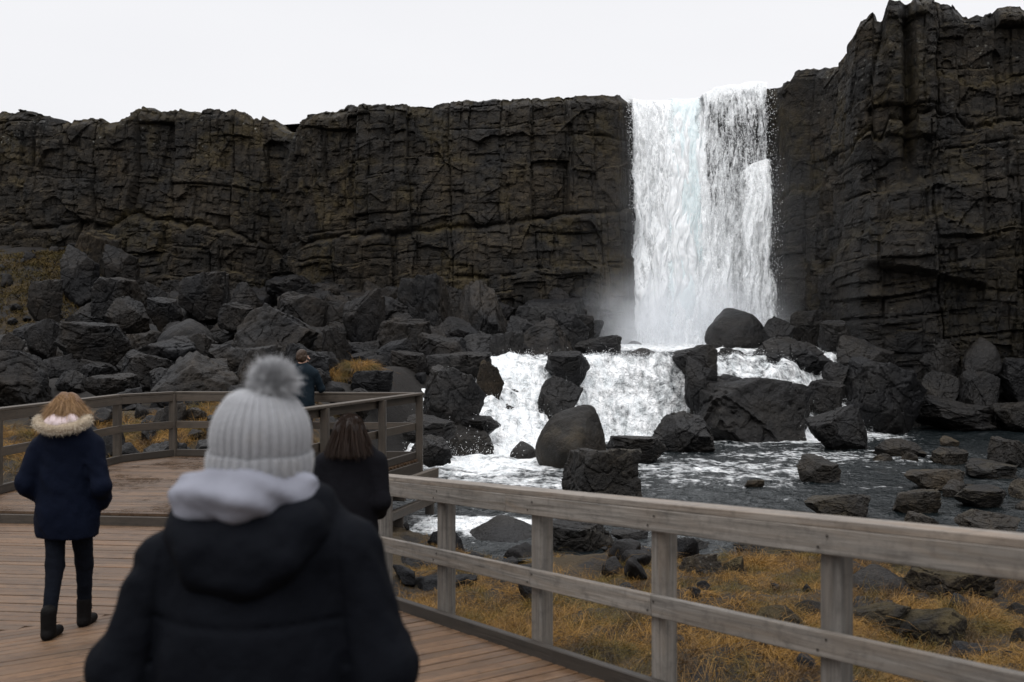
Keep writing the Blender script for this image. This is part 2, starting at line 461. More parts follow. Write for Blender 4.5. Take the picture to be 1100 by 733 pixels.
# ------------------------------------------------------------------ cliff
CP = [(-75, 34, 118), (-45, 44, 122), (-35, 46, 122), (-26, 46.2, 121), (-23.3, 46.0, 122), (-20.5, 45.6, 128), (-18.0, 45.5, 128), (-17.2, 45.2, 117), (-15.7, 45.0, 118), (-14.2, 44.7, 112),
      (-12.6, 44.5, 113), (-11.5, 44.6, 119), (-10.9, 44.7, 133), (-10.5, 44.6, 142), (-10.1, 44.0, 138), (-9.6, 43.2, 129), (-8.9, 42.6, 121), (-7.8, 42.2, 115), (-5.8, 42.0, 109),
      (-3.0, 42.2, 105), (0.0, 42.3, 102), (2.7, 42.6, 101), (4.7, 43.0, 101), (5.15, 43.5, 103), (5.35, 44.8, 108), (5.7, 45.9, 110), (7.3, 46.1, 110), (8.4, 45.9, 107), (8.7, 44.9, 102), (9.8, 44.5, 97), (10.9, 44.3, 95), (11.4, 43.6, 93),
      (11.45, 42.6, 88), (11.75, 41.9, 76), (12.4, 41.4, 70), (13.0, 40.6, 66), (13.35, 39.6, 62), (13.15, 38.6, 60), (12.85, 37.7, 40), (13.0, 37.2, 30), (13.7, 36.9, 22), (13.9, 36.8, 1), (15.6, 36.5, -2), (16.2, 36.3, 4), (16.8, 36.2, 14), (18.2, 35.9, 8), (19.3, 35.5, 2), (22, 34.4, 0), (28, 31, 5), (36, 27, 20), (46, 20, 20)]
CP = np.array(CP, float)
seg = np.hypot(np.diff(CP[:, 0]), np.diff(CP[:, 1])); arc = np.concatenate([[0], np.cumsum(seg)])
CH = (HOR - CP[:, 2]) / F * CP[:, 1]
a_lo = np.interp(-24.5, CP[:, 0], arc); a_hi = arc[44] + 3.5
us = np.concatenate([np.linspace(0, a_lo, 150, endpoint=False), np.arange(a_lo, a_hi, 0.048), np.linspace(a_hi, arc[-1], 160)])
BX = np.interp(us, arc, CP[:, 0]); BY = np.interp(us, arc, CP[:, 1]); BH = np.interp(us, arc, CH)
# smooth plan normal
def smooth1(a, n=9):
    kk = np.ones(n) / n; return np.convolve(np.pad(a, n // 2, mode='edge'), kk, 'valid')
tx = smooth1(np.gradient(BX, us), 25); ty = smooth1(np.gradient(BY, us), 25)
L = np.hypot(tx, ty); NX, NY = ty / L, -tx / L                # outward = towards the camera
BX = smooth1(BX, 7); BY = smooth1(BY, 7)
ZB = -3.2
nv = 300
vv = np.linspace(0, 1, nv)
U = us[None, :] + 0 * vv[:, None]
cap = _hash(np.floor(us * 1.6 + 0.4 * vn(us * 0.8, 0, 0, 7)), us * 0, us * 0, 3)
BH2 = BH + (cap - 0.5) * (0.42 - 0.30 * ((BX > -9) & (BX < 5.2))) * (1 - ((BX > 5.2) & (BX < 11.5))) + 0.16 * fbm(us * 1.9, us * 0, 0, 4, 9) * (1 - 0.8 * ((BX > 5.2) & (BX < 11.5)) - 0.5 * ((BX > -9) & (BX < 5.2)))
Zv = ZB + (BH2[None, :] - ZB) * vv[:, None]
Xb = BX[None, :] + 0 * Zv; Yb = BY[None, :] + 0 * Zv
# joints: columns of random width, each broken at its own heights
def cells1(x, seed, jit=0.38):
    i = np.floor(x); z0 = i * 0
    bnd = lambda q: q + jit * 2 * (_hash(q, z0, z0 + 9, seed) - 0.5)
    i = np.where(x < bnd(i), i - 1, np.where(x >= bnd(i + 1), i + 1, i))
    b0, b1 = bnd(i), bnd(i + 1)
    return i, np.minimum(x - b0, b1 - x), (x - b0) / (b1 - b0) - 0.5, b1 - b0

def blocks(u, z, su, sz, seed):
    i, du, cu, wu_ = cells1(u * su, seed)
    zz = z * sz * (0.7 + 0.6 * _hash(i, i * 0, i * 0 + 3, seed)) + 7.3 * _hash(i, i * 0, i * 0 + 4, seed)
    sd = i * 31.7
    j = np.floor(zz); z0 = j * 0
    bnd = lambda q: q + 0.8 * (_hash(q, i, z0 + 11, seed) - 0.5)
    j = np.where(zz < bnd(j), j - 1, np.where(zz >= bnd(j + 1), j + 1, j))
    b0, b1 = bnd(j), bnd(j + 1)
    dz = np.minimum(zz - b0, b1 - zz)
    cz = (zz - b0) / (b1 - b0) - 0.5
    r = [_hash(i, j, z0 + 20 + k_, seed) for k_ in range(4)]
    return du / su, dz / sz, cu, cz, r

right = sstep(12.2, 13.4, Xb)
wu = 0.16 * fbm(U * 0.5, Zv * 0.35, 0, 3, 31) + 0.25 * vn(U * 0.2, Zv * 0.12, 0, 33); wz = 0.22 * fbm(U * 0.35, Zv * 0.4, 5, 3, 32) + 0.35 * vn(U * 0.13, 0, 3, 34)
hh = (BH2[None, :] - Zv)                                      # depth below the rim
ledge1 = 5.3 + 0.5 * fbm(U * 0.12, 0 * U, 0, 2, 51) - 0.8 * right
ledge2 = 7.7 + 0.6 * fbm(U * 0.15, 0 * U, 3, 2, 52)
ledge3 = 3.0 + 0.5 * fbm(U * 0.15, 0 * U, 6, 2, 53)
disp = 0.85 * fbm(U * 0.13, Zv * 0.10, 0, 2, 20) + 0.05 * hh
disp0 = disp.copy()
disp = disp + 0.42 * sstep(ledge1 - 0.05, ledge1 + 0.05, hh) - 0.35 * np.exp(-((hh - ledge1 - 0.0) / 0.12) ** 2) + 0.40 * sstep(ledge2 - 0.06, ledge2 + 0.06, hh) + 0.16 * sstep(ledge3 - 0.04, ledge3 + 0.04, hh)
upper = 1 - sstep(ledge1 - 0.05, ledge1 + 0.05, hh)
for (su, sz, off, tilt, cd, cw, sd, wgt) in ((0.42, 0.20, 0.80, 0.60, 0.18, 0.06, 101, upper), (1.15, 0.45, 0.24, 0.40, 0.16, 0.05, 202, upper),
                                     (0.42, 0.42, 0.60, 0.62, 0.28, 0.07, 303, 1 - upper), (1.0, 0.95, 0.24, 0.42, 0.18, 0.05, 404, 1 - upper), (2.3, 2.0, 0.10, 0.24, 0.10, 0.045, 505, 1.0 + 0 * upper)):
    du, dz, cu, cz, r = blocks(U + wu, Zv + wz, su, sz, sd)
    e = np.minimum(du, dz)
    edge = 1 - sstep(0.0, cw, e)
    chamfer = sstep(0.10, 0.0, e) * 0.4
    disp = disp + wgt * (off * (r[0] - 0.5) + tilt * ((r[1] - 0.5) * cu + (r[2] - 0.55) * cz) - cd * edge * r[3] ** 1.5 - off * 0.35 * chamfer)
# irregular broken faces
f1, f2, r, px_, py_ = voro((U + wu) * 0.8, (Zv + wz) * 0.8, 606)
disp = disp + 0.9 * ((r[0] - 0.5) * px_ + (r[1] - 0.5) * py_) * 0.55 + 0.25 * (r[2] - 0.5)
f1, f2, r, px_, py_ = voro(U * 2.7, Zv * 2.7, 707)
disp = disp + 0.30 * ((r[0] - 0.5) * px_ + (r[1] - 0.5) * py_) * 0.6 + 0.05 * (r[2] - 0.5)
disp = disp + 0.035 * fbm(U * 4.0, Zv * 4.0, 0, 4, 81, 0.6)
behind = ((Xb > 5.3) & (Xb < 11.3)).astype(float)
disp = disp0 + (disp - disp0) * 0.66
nearf = sstep(2.8, 5.0, Xb) * sstep(13.6, 12.6, Xb)
disp = disp * (1 - 0.72 * nearf) - 0.15 * nearf
disp = np.where(behind > 0, np.minimum(disp, 0.2), disp)
# deep cleft and the big overhanging slab on the right wall
cl = np.exp(-((Xb - 14.5) / 0.16) ** 2) * sstep(2.5, 0.5, np.abs(Zv - 9.3) - 1.5)
disp = disp - 0.8 * cl * (Xb > 13.9)
slab = sstep(13.3, 13.6, Xb + 0.1 * vn(Zv * 1.2, 0, 0, 4)) * sstep(17.0, 16.7, Xb) * sstep(2.2, 2.5, Zv + 0.25 * (Xb - 15)) * sstep(6.0, 5.5, Zv - 0.25 * (Xb - 15) * (Xb < 15.6))
disp = disp + 0.55 * slab
# round the rim over
rim = sstep(0.45, 0.0, hh)
disp = disp - 0.30 * rim * (0.5 + cap[None, :] * 0.8)
CX = Xb + NX[None, :] * disp; CY = Yb + NY[None, :] * disp; CZ = Zv.copy()
# rows that run back over the top
back = np.array([0.12, 0.3, 0.55, 0.9, 1.4, 2.2, 3.5, 6, 10, 16])
tX, tY, tZ = [], [], []
for b in back:
    bx = CX[-1] - NX * b; by = CY[-1] - NY * b
    tX.append(bx); tY.append(by)
    dome = 0.10 * np.minimum(b, 1.0) - 0.05 * b
    tZ.append(BH2 + dome + 0.10 * fbm(bx * 1.1, by * 1.1, 0, 4, 14) - np.where((BX > 5.3) & (BX < 11.3), 0.10 + 0.0 * b, 0))
CX = np.vstack([CX] + [t[None] for t in tX]); CY = np.vstack([CY] + [t[None] for t in tY]); CZ = np.vstack([CZ] + [t[None] for t in tZ])
hhA = np.vstack([hh, np.zeros((len(back), len(us)))]); UA = np.vstack([U, np.tile(us, (len(back), 1))])
l1 = np.vstack([ledge1, np.tile(ledge1[-1], (len(back), 1))]); l2 = np.vstack([ledge2, np.tile(ledge2[-1], (len(back), 1))]); l3 = np.vstack([ledge3, np.tile(ledge3[-1], (len(back), 1))])
XA = np.vstack([Xb, np.tile(BX, (len(back), 1))])
mo = np.exp(-((hhA - l1 + 0.05) / 0.22) ** 2) * sstep(0.05, 0.5, fbm(UA * 0.45, hhA * 0.2, 0, 3, 61) + 0.12)
mo = np.maximum(mo, 0.9 * np.exp(-((hhA - l2 + 0.1) / 0.28) ** 2) * sstep(0.1, 0.5, fbm(UA * 0.5, hhA * 0.3, 7, 3, 62) + 0.15))
mo = np.maximum(mo, 0.8 * np.exp(-((hhA - l3 + 0.1) / 0.22) ** 2) * sstep(0.1, 0.5, fbm(UA * 0.5, hhA * 0.3, 9, 3, 63)))
mo = np.maximum(mo, 0.6 * sstep(0.34, 0.75, fbm(UA * 0.6, hhA * 0.5, 2, 4, 64)))
mo = np.maximum(mo, 0.8 * sstep(0.5, 0.0, hhA) * sstep(-0.1, 0.4, fbm(UA * 0.6, 0, 2, 3, 65)))
near_f = np.exp(-np.maximum(0, 5.0 - XA) / 1.6) * (XA < 5.2) + np.exp(-np.maximum(0, XA - 11.4) / 1.5) * (XA > 11.4) + ((XA >= 5.2) & (XA <= 11.4)) * 1.0
wet = np.clip(near_f * sstep(0.2, 2.5, hhA) * (0.75 + 0.4 * fbm(UA * 0.8, hhA * 0.15, 4, 3, 66)), 0, 1)
wet = np.maximum(wet, 0.85 * sstep(8.0, 11.0, hhA) * sstep(-6, 2, XA)); wet = np.maximum(wet, 0.7 * sstep(4.5, 8, hhA) * (XA > 11))
wet = np.maximum(wet, 0.45 * sstep(0.1, 0.6, fbm(UA * 0.7, hhA * 0.12, 14, 4, 67)))
li = sstep(3.5, 0.0, hhA) * (0.4 + 0.8 * (XA < -10)) + 0.5 * (XA > 12.5)
M_cliff = rock_mat('cliff_basalt', base=(0.0105, 0.0098, 0.0090), warm=(0.0250, 0.0198, 0.0138), rough=(0.6, 0.9), lichen=1.0, moss=0.6, cliff=True, spec=0.16)
me = mesh_np('cliff', np.stack([CX, CY, CZ], -1), grid_faces(CX.shape[0], CX.shape[1]), False, {'moss': mo, 'wet': wet, 'lichen': li})
link('cliff', me, M_cliff, kind='structure')
# ------------------------------------------------------------------ the falls
def falls_mat(name, density, seed, lo=(0.86, 0.90, 0.92), hi=(0.97, 0.98, 0.985)):
    k = NT(name); P = k.pos()
    P2 = k.n('ShaderNodeVectorMath', operation='ADD'); k.t.links.new(P, P2.inputs[0]); P2.inputs[1].default_value = (seed * 7.7, seed * 3.1, seed * 5.3); P2 = P2.outputs[0]
    dn = k.attr('dens')
    s1 = k.noise(k.mapping(P2, (1.0, 1.0, 0.16)), 5.0, 6, 0.7, 0.5)      # long strands
    s2 = k.noise(k.mapping(P2, (1.0, 1.0, 0.5)), 11.0, 5, 0.75, 0.9)     # clumps of drops
    s3 = k.noise(k.mapping(P2, (1.0, 1.0, 0.07)), 2.0, 3, 0.6, 0.0)
    v = k.math('ADD', k.math('MULTIPLY', s1, 0.45), k.math('MULTIPLY', s2, 0.35)); v = k.math('ADD', v, k.math('MULTIPLY', s3, 0.2))
    thr = k.mrange(dn, 0, 1, 0.68, 0.26)
    a = k.n('ShaderNodeMapRange'); k.inp(a, 0, k.math('SUBTRACT', v, thr)); a.inputs[1].default_value = -0.03; a.inputs[2].default_value = 0.09
    a = k.math('MULTIPLY', a.outputs[0], density)
    col = k.mix(k.ramp(s2, 0.3, 0.6), lo, hi)
    nrm = k.bump(k.math('ADD', s1, s2), 0.6, 0.06)
    d = k.bsdf(col, 0.55, nrm, 0.3)
    tl = k.n('ShaderNodeBsdfTranslucent'); k.inp(tl, 'Color', (0.9, 0.93, 0.95))
    m1 = k.n('ShaderNodeMixShader'); m1.inputs[0].default_value = 0.06; k.t.links.new(d.outputs[0], m1.inputs[1]); k.t.links.new(tl.outputs[0], m1.inputs[2])
    tr = k.n('ShaderNodeBsdfTransparent')
    m2 = k.n('ShaderNodeMixShader'); k.inp(m2, 0, a); k.t.links.new(tr.outputs[0], m2.inputs[1]); k.t.links.new(m1.outputs[0], m2.inputs[2])
    return k.done(m2)

fall = empty('waterfall', (8.3, 44, 0), 'white waterfall pouring over the basalt cliff into the rocky pool', 'waterfall')

def sheet(name, x0, x1, ztop, zbot, ylip, throw, dens, seed, mat, xb0=None, xb1=None, nx=200, nz=340, amp=0.22):
    u = np.linspace(0, 1, nx)[None, :]; t = np.concatenate([np.linspace(-0.06, 0.0, 10, endpoint=False), np.linspace(0, 1, nz)])[:, None]
    xb0 = x0 if xb0 is None else xb0; xb1 = x1 if xb1 is None else xb1
    tt = np.clip(t, 0, 1)
    e = tt ** 1.1
    X = (x0 + (xb0 - x0) * e) * (1 - u) + (x1 + (xb1 - x1) * e) * u
    zt = ztop(X) if callable(ztop) else ztop
    Z = zt + (zbot - zt) * tt + 0 * X
    Z = np.where(t < 0, zt + 0.02, Z)
    yl = ylip(X) if callable(ylip) else ylip
    Y = yl - throw * (1 - np.exp(-tt * 6)) - 0.35 * tt + np.where(t < 0, -t * 30, 0)
    g = sstep(0.0, 0.12, tt)
    Y = Y - g * amp * (fbm(X * 1.1 + seed, Z * 0.12, seed, 3, 100 + seed) + 0.5 * fbm(X * 4.0, Z * 0.5, seed, 4, 120 + seed) + 0.3 * fbm(X * 9, Z * 1.6, seed, 3, 140 + seed))
    X = X + g * (0.10 + 0.22 * tt) * fbm(X * 1.5, Z * 0.6, 9 + seed, 3, 160 + seed)
    D = dens(u + 0 * t, tt + 0 * u)
    V = np.stack([X + 0 * Y, Y + 0 * X, Z], -1)
    me = mesh_np(name, V, grid_faces(V.shape[0], V.shape[1]), True, {'dens': D})
    return link(name, me, mat, fall)

lipL = lambda X: np.interp(X, [5.3, 5.6, 8.0, 8.6], [11.02, 10.93, 10.9, 11.0]) + 0.04 * fbm(X * 3, 0, 0, 3, 5)
lipR = lambda X: np.interp(X, [8.2, 8.6, 9.3, 10.4, 11.4], [10.85, 11.05, 11.3, 11.42, 11.5]) + 0.05 * fbm(X * 3, 0, 0, 3, 6)
edge = lambda u, w: np.clip(np.minimum(u, 1 - u) / w, 0, 1)
A1, A2, A3 = falls_mat('falling_water_dense', 0.97, 1), falls_mat('falling_water_open', 0.92, 2), falls_mat('falling_water_spray', 0.85, 3)
A4 = falls_mat('falling_water_smooth', 0.97, 4, (0.62, 0.75, 0.78), (0.86, 0.93, 0.94))
# left, thick part
sheet('falling_sheet', 5.25, 8.9, lipL, -0.2, 45.2, 0.7, lambda u, t: edge(u, 0.09 + 0.08 * t) * (0.74 + 0.26 * np.exp(-((u - 0.72) / 0.28) ** 2) + 0.3 * t), 1, A1, 5.0, 9.4)
sheet('falling_sheet', 5.15, 8.8, lambda X: lipL(X) - 0.05, -0.2, 44.95, 1.1, lambda u, t: edge(u, 0.10) * (0.46 + 0.35 * np.exp(-((u - 0.75) / 0.3) ** 2) + 0.34 * t), 2, A2, 4.85, 9.6)
sheet('falling_sheet', 6.9, 8.7, lambda X: lipL(X) - 0.02, -0.2, 44.8, 0.9, lambda u, t: edge(u, 0.3) * (0.92 + 0.1 * t), 3, A4, 6.2, 8.9, nx=110, amp=0.14)
# right, veil of separate strands
sheet('falling_sheet', 8.35, 11.35, lipR, -0.3, 44.1, 0.35, lambda u, t: edge(u, 0.07) * (0.42 + 0.50 * np.exp(-t * 22) + 0.16 * t), 4, A2, 8.1, 11.3)
sheet('falling_sheet', 8.5, 11.3, lambda X: lipR(X) - 0.04, -0.3, 43.9, 0.6, lambda u, t: edge(u, 0.04) * (0.33 + 0.55 * np.exp(-t * 26) + 0.22 * t), 5, A3, 8.2, 11.1)
sheet('falling_sheet', 7.9, 9.5, lambda X: lipR(X) - 0.3, -0.3, 43.9, 0.9, lambda u, t: edge(u, 0.3) * (0.15 + 0.75 * t), 8, A3, 7.6, 10.2, nx=110)
# water thrown out from the ledge half way down the right side
ledZ = lambda X: np.interp(X, [9.9, 10.5, 11.1, 11.5], [7.2, 7.75, 7.95, 7.8])
sheet('falling_sheet', 9.75, 11.55, ledZ, -0.4, 43.4, 0.7, lambda u, t: edge(u, 0.25) * (0.70 - 0.20 * t), 6, A1, 9.3, 11.6, nx=120, nz=240)
sheet('falling_sheet', 9.2, 11.75, lambda X: ledZ(X) - 0.1, -0.4, 43.2, 1.0, lambda u, t: edge(u, 0.4) * (0.44 - 0.02 * t), 7, A3, 8.6, 11.9, nx=120, nz=240)

# foam thrown up where the water lands
sheet('splash', 3.9, 12.2, lambda X: 1.7 - 1.2 * np.abs((X - 8) / 4.4) ** 2, -0.5, 42.9, 0.9, lambda u, t: edge(u, 0.45) ** 0.7 * (0.10 + 0.95 * t), 9, A3, 3.3, 12.6, nx=200, nz=70, amp=0.5)
sheet('splash', 4.3, 11.4, lambda X: 1.1 - 0.9 * np.abs((X - 7.6) / 3.8) ** 2, -0.5, 42.2, 0.9, lambda u, t: edge(u, 0.45) ** 0.7 * (0.05 + 0.9 * t), 10, A3, 3.4, 12.0, nx=200, nz=60, amp=0.5)

# loose drops around the falls and above the cascades
M_drop = NT('flying_drops'); M_drop = M_drop.done(M_drop.bsdf((0.9, 0.92, 0.93), 0.4))
rng = np.random.default_rng(5)
def drops(name, C, S, stretch, parent=None, **kw):
    o = np.array([(1, 0, 0), (-1, 0, 0), (0, 1, 0), (0, -1, 0), (0, 0, 1), (0, 0, -1)], float)
    f = np.array([(0, 2, 4), (2, 1, 4), (1, 3, 4), (3, 0, 4), (2, 0, 5), (1, 2, 5), (3, 1, 5), (0, 3, 5)])
    sc3 = np.stack([S, S, S * stretch], -1)
    V = C[:, None, :] + o[None] * sc3[:, None, :]
    Fc = (np.arange(len(C)) * 6)[:, None, None] + f[None]
    me = mesh_np(name, V.reshape(-1, 3), Fc.reshape(-1, 3), True)
    return link(name, me, M_drop, parent, **kw)
N = 9000
t = rng.random(N); sidep = rng.random(N)
x = np.where(sidep < 0.35, 5.1 - 0.15 * t + rng.normal(0, 0.14 + 0.16 * t, N), np.where(sidep < 0.45, 11.45 + rng.normal(0, 0.16 + 0.14 * t, N), rng.uniform(8.4, 11.3, N)))
z = 10.8 - 11 * t; y = np.where(sidep < 0.35, 44.3, 43.0) - rng.random(N) * 0.9
z = np.where((sidep >= 0.35) & (sidep < 0.45), np.minimum(z, 7.9 - 8 * rng.random(N)), z)
drops('spray_drops', np.stack([x, y, z], -1), rng.uniform(0.005, 0.015, N), 1.8, fall, kind='stuff')
# cascades
N = 26000
x = rng.uniform(-3.0, 12.0, N); yt = np.interp(x, *YT); yb = np.interp(x, *YB); tt = rng.random(N) * 1.15 - 0.15
y = yb + (yt - yb) * tt
kf = (river_edge(x, y) > 0.1) & ((x < 6.6) | (x > 6.6))
x, y, tt = x[kf], y[kf], tt[kf]
zz = water_z(x, y) + rng.exponential(0.13, len(x)) * (0.4 + 1.0 * np.exp(-((tt) / 0.3) ** 2))
drops('cascade_spray', np.stack([x, y, zz], -1), rng.uniform(0.003, 0.011, len(x)), 1.1, None, kind='stuff')

# mist at the foot of the falls
def mist(name, c, r, dens, lab):
    import bmesh
    bm = bmesh.new(); bmesh.ops.create_icosphere(bm, subdivisions=3, radius=1.0)
    me = bpy.data.meshes.new(name); bm.to_mesh(me); bm.free()
    k = NT(name + '_mat'); T = k.n('ShaderNodeTexCoord').outputs['Object']
    ln = k.n('ShaderNodeVectorMath', operation='LENGTH'); k.t.links.new(T, ln.inputs[0])
    fall_ = k.mrange(ln.outputs['Value'], 0.15, 1.0, 1.0, 0.0)
    nn = k.noise(k.pos(), 0.75, 3, 0.6)
    d = k.math('MULTIPLY', k.math('POWER', fall_, 1.6), k.mrange(nn, 0.3, 0.7, 0.25, 1.5)); d = k.math('MULTIPLY', d, dens)
    pv = k.n('ShaderNodeVolumePrincipled'); k.inp(pv, 'Color', (0.93, 0.95, 0.98)); k.inp(pv, 'Density', d); k.inp(pv, 'Anisotropy', 0.0)
    k.t.links.new(pv.outputs[0], k.out.inputs['Volume'])
    o = link(name, me, k.m, kind='stuff', label=lab, cat='mist'); o.location = c; o.scale = r
    return o
mist('mist', (7.0, 41.5, 0.4), (6.0, 3.2, 3.2), 0.62, 'white mist rising at the foot of the waterfall')
mist('mist', (8.6, 41.2, 3.2), (7.0, 3.4, 7.0), 0.03, 'thin haze of spray drifting across the cliff beside the waterfall')
# ------------------------------------------------------------------ boulders
import bmesh
def ico(sub):
    bm = bmesh.new(); bmesh.ops.create_icosphere(bm, subdivisions=sub, radius=1.0)
    V = np.array([v.co[:] for v in bm.verts]); T = np.array([[v.index for v in f.verts] for f in bm.faces]); bm.free()
    return V, T
IV, IT = ico(6)          # 10242 vertices
IV5, IT5 = ico(5)
def rock_shape(seed, kind='angular', low=False):
    """unit boulder: a convex body cut by random planes, then broken and roughened"""
    r = np.random.default_rng(seed)
    D = IV5 if low else IV
    if kind == 'round': npl, sharp, spread = 26, 10, 0.10
    elif kind == 'dome': npl, sharp, spread = 22, 9, 0.05
    elif kind == 'block': npl, sharp, spread = 9, 110, 0.16
    else: npl, sharp, spread = 13, 110, 0.32
    N = r.normal(size=(npl, 3)); N /= np.linalg.norm(N, axis=1)[:, None]
    d = 1 - spread * r.random(npl)
    ax = np.array([(1, 0, 0), (-1, 0, 0), (0, 1, 0), (0, -1, 0), (0, 0, 1), (0, 0, -1)], float)
    ax = ax + r.normal(size=ax.shape) * (0.14 if kind == 'block' else 0.35); ax /= np.linalg.norm(ax, axis=1)[:, None]
    if kind == 'block':
        N = np.vstack([N, ax]); d = np.concatenate([d + 0.10, np.array([0.78] * 6) + 0.08 * r.random(6)])
    elif kind == 'angular':
        N = np.vstack([N, ax[:5]]); d = np.concatenate([d, 0.70 + 0.15 * r.random(5)])
    dots = np.maximum(D @ N.T, 1e-3) / d[None]
    rad = 1.0 / (np.mean(dots ** sharp, axis=1) * len(d)) ** (1.0 / sharp)
    V = D * rad[:, None]
    # split faces: stepped fracture planes
    o = seed * 3.7
    if kind not in ('round', 'dome'):
        for q in range(3):
            n = r.normal(size=3); n /= np.linalg.norm(n); h = V @ n
            band = np.floor(h * (1.6 + q) + 1.3 * vn(V[:, 0] * 0.7 + o, V[:, 1] * 0.7, V[:, 2] * 0.7, 3 + q))
            st = _hash(band, band * 0, band * 0 + q, seed)
            V = V * (1 - 0.085 * st)[:, None]
    a = 0.04 if kind in ('round', 'dome') else 0.05
    nn = a * fbm(V[:, 0] * 1.6 + o, V[:, 1] * 1.6, V[:, 2] * 1.6, 4, seed)
    rid = 1 - np.abs(fbm(V[:, 0] * 1.9 + o, V[:, 1] * 1.9, V[:, 2] * 1.9, 3, seed + 50)) * 2.2
    nn = nn - (0.0 if kind in ('round', 'dome') else 0.075) * np.clip(rid, 0, 1) ** 6
    nn = nn + (0.012 if kind in ('round', 'dome') else 0.022) * fbm(V[:, 0] * 6, V[:, 1] * 6, V[:, 2] * 6, 4, seed + 9, 0.6)
    V = V * (1 + nn)[:, None]
    lo, hi = V.min(0), V.max(0)
    V = (V - (lo + hi) / 2) / ((hi - lo) / 2)
    return mesh_np('boulder', V, IT5 if low else IT, kind in ('round', 'dome'))

M_rock = rock_mat('dry_basalt', base=(0.0062, 0.0064, 0.0074), warm=(0.0135, 0.0112, 0.0092), rough=(0.34, 0.6), lichen=0.3, moss=0.0, spec=0.14)
M_rockm = rock_mat('mossy_basalt', base=(0.0095, 0.0088, 0.008), warm=(0.020, 0.0155, 0.011), rough=(0.6, 0.9), lichen=0.3, moss=0.45, spec=0.12)
M_rockw = rock_mat('wet_basalt', base=(0.0050, 0.0051, 0.0060), warm=(0.0092, 0.0080, 0.0068), rough=(0.25, 0.5), lichen=0.0, moss=0.0, spec=0.2)
M_rockb = rock_mat('brown_stream_basalt', base=(0.0075, 0.0065, 0.0055), warm=(0.0165, 0.0125, 0.0082), rough=(0.35, 0.65), lichen=0.12, moss=0.2)
ANG = [rock_shape(s, 'angular') for s in (1, 2, 3, 4, 5, 6, 7)]
BLK = [rock_shape(s, 'block') for s in (21, 22, 23, 24)]
RND = [rock_shape(s, 'round') for s in (31, 32, 33)]
DOME = rock_shape(36, 'dome')
LOW = [rock_shape(s, 'angular', True) for s in (41, 42, 43, 44, 45, 46)] + [rock_shape(47, 'block', True), rock_shape(48, 'round', True)]
placed = []
rr = random.Random(7)
def rock(X, Y, zb, w, h, me, mat, rz=None, tilt=0.12, sink=0.35, dp=0.85, label=None, group=None):
    o = bpy.data.objects.new('boulder', me); COL.objects.link(o)
    o.active_material_index = 0
    if not me.materials: me.materials.append(mat)
    o.material_slots[0].link = 'OBJECT'; o.material_slots[0].material = mat
    hz = h * (1 + sink) / 2
    ang = rr.uniform(-0.5, 0.5) if rz is None else rz
    o.location = (X, Y, zb + h - hz); o.scale = (w / 2 * 1.03, w / 2 * dp, hz * 1.03)
    o.rotation_euler = (rr.uniform(-tilt, tilt), rr.uniform(-tilt, tilt), ang)
    placed.append((X, Y, max(w / 2, 0.1), zb + h))
    tag(o, label, 'boulder', group)
    return o
def rpx(x0, x1, y0, y1, me, mat, label=None, water=False, Y=None, group=None, **kw):
    """boulder whose outline fills x0..x1, y0..y1 of the photograph, standing on the ground or the water"""
    cx = (x0 + x1) / 2
    if Y is None:
        if water: Y = -W * F / (y1 - HOR)
        else: _, Y, _ = hit(cx, y1 - 2)
    w = (x1 - x0) / F * Y; h = (y1 - y0) / F * Y
    Yc = Y + w * 0.25
    return rock((cx - 550) / F * Yc, Yc, (HOR - y1) / F * Y, w * Yc / Y, h, me, mat, label=label, group=group, **kw)

A, B, R_ = ANG, BLK, RND
# in and beside the lower pool
rpx(574, 650, 437, 504, DOME, M_rockb, 'big rounded brown boulder standing in the pool below the cascade', True, tilt=0.05, sink=0.25)
rpx(606, 684, 484, 535, B[0], M_rockb, 'angular grey boulder in front of the big rounded boulder in the pool', True, rz=0.35)
rpx(650, 716, 470, 498, A[0], M_rockw, 'low flat black rock right of the big rounded boulder', True)
rpx(700, 770, 443, 485, A[1], M_rockw, 'pointed dark rock left of the huge square block', True)
rpx(741, 872, 404, 476, B[1], M_rockw, 'huge square black block at the foot of the cascades', Y=29.0, rz=0.1, tilt=0.04, dp=0.8)
rpx(866, 928, 438, 483, A[2], M_rockw, 'dark wedge shaped rock right of the huge square block', True)
rpx(905, 994, 386, 448, A[3], M_rockw, 'large slanting slab rock with white water at its left foot', Y=31.3)
rpx(900, 962, 360, 416, A[4], M_rockw, 'tall tilted rock above the slanting slab by the right cliff', Y=33.0)
rpx(757, 822, 330, 371, R_[1], M_rockw, 'smooth pale topped boulder at the right foot of the waterfall', Y=38.5)
rpx(818, 853, 340, 373, A[5], M_rockw, 'small dark boulder right of the smooth one at the waterfall', Y=38.0)
rpx(846, 890, 332, 364, A[6], M_rockw, 'dark rock against the cliff behind the right cascade', Y=39.0)
rpx(880, 916, 344, 393, A[0], M_rockw, 'upright black rock between the right cliff and the narrow cascade', Y=34.4)
rpx(868, 906, 408, 438, B[2], M_rockw, 'squarish rock splitting the narrow right cascade', Y=30.8)
rpx(800, 888, 362, 402, A[1], M_rockw, 'broad dark boulder over the diagonal cascade', Y=33.0)
rpx(722, 770, 370, 408, A[2], M_rockw, 'round wet rock at the right edge of the middle cascade', Y=30.6)
rpx(735, 772, 384, 432, A[4], M_rockw, 'dark wet rock under the round one beside the middle cascade', Y=29.6)
rpx(655, 722, 375, 402, R_[1], M_rockw, 'smooth rock the middle cascade pours over', Y=31.0, dp=0.5)
rpx(618, 668, 361, 383, A[2], M_rockw, 'low dark rock at the lip left of the middle cascade', Y=34.4)
rpx(586, 634, 378, 414, A[0], M_rockw, 'rounded rock at the top of the left cascade', Y=30.0)
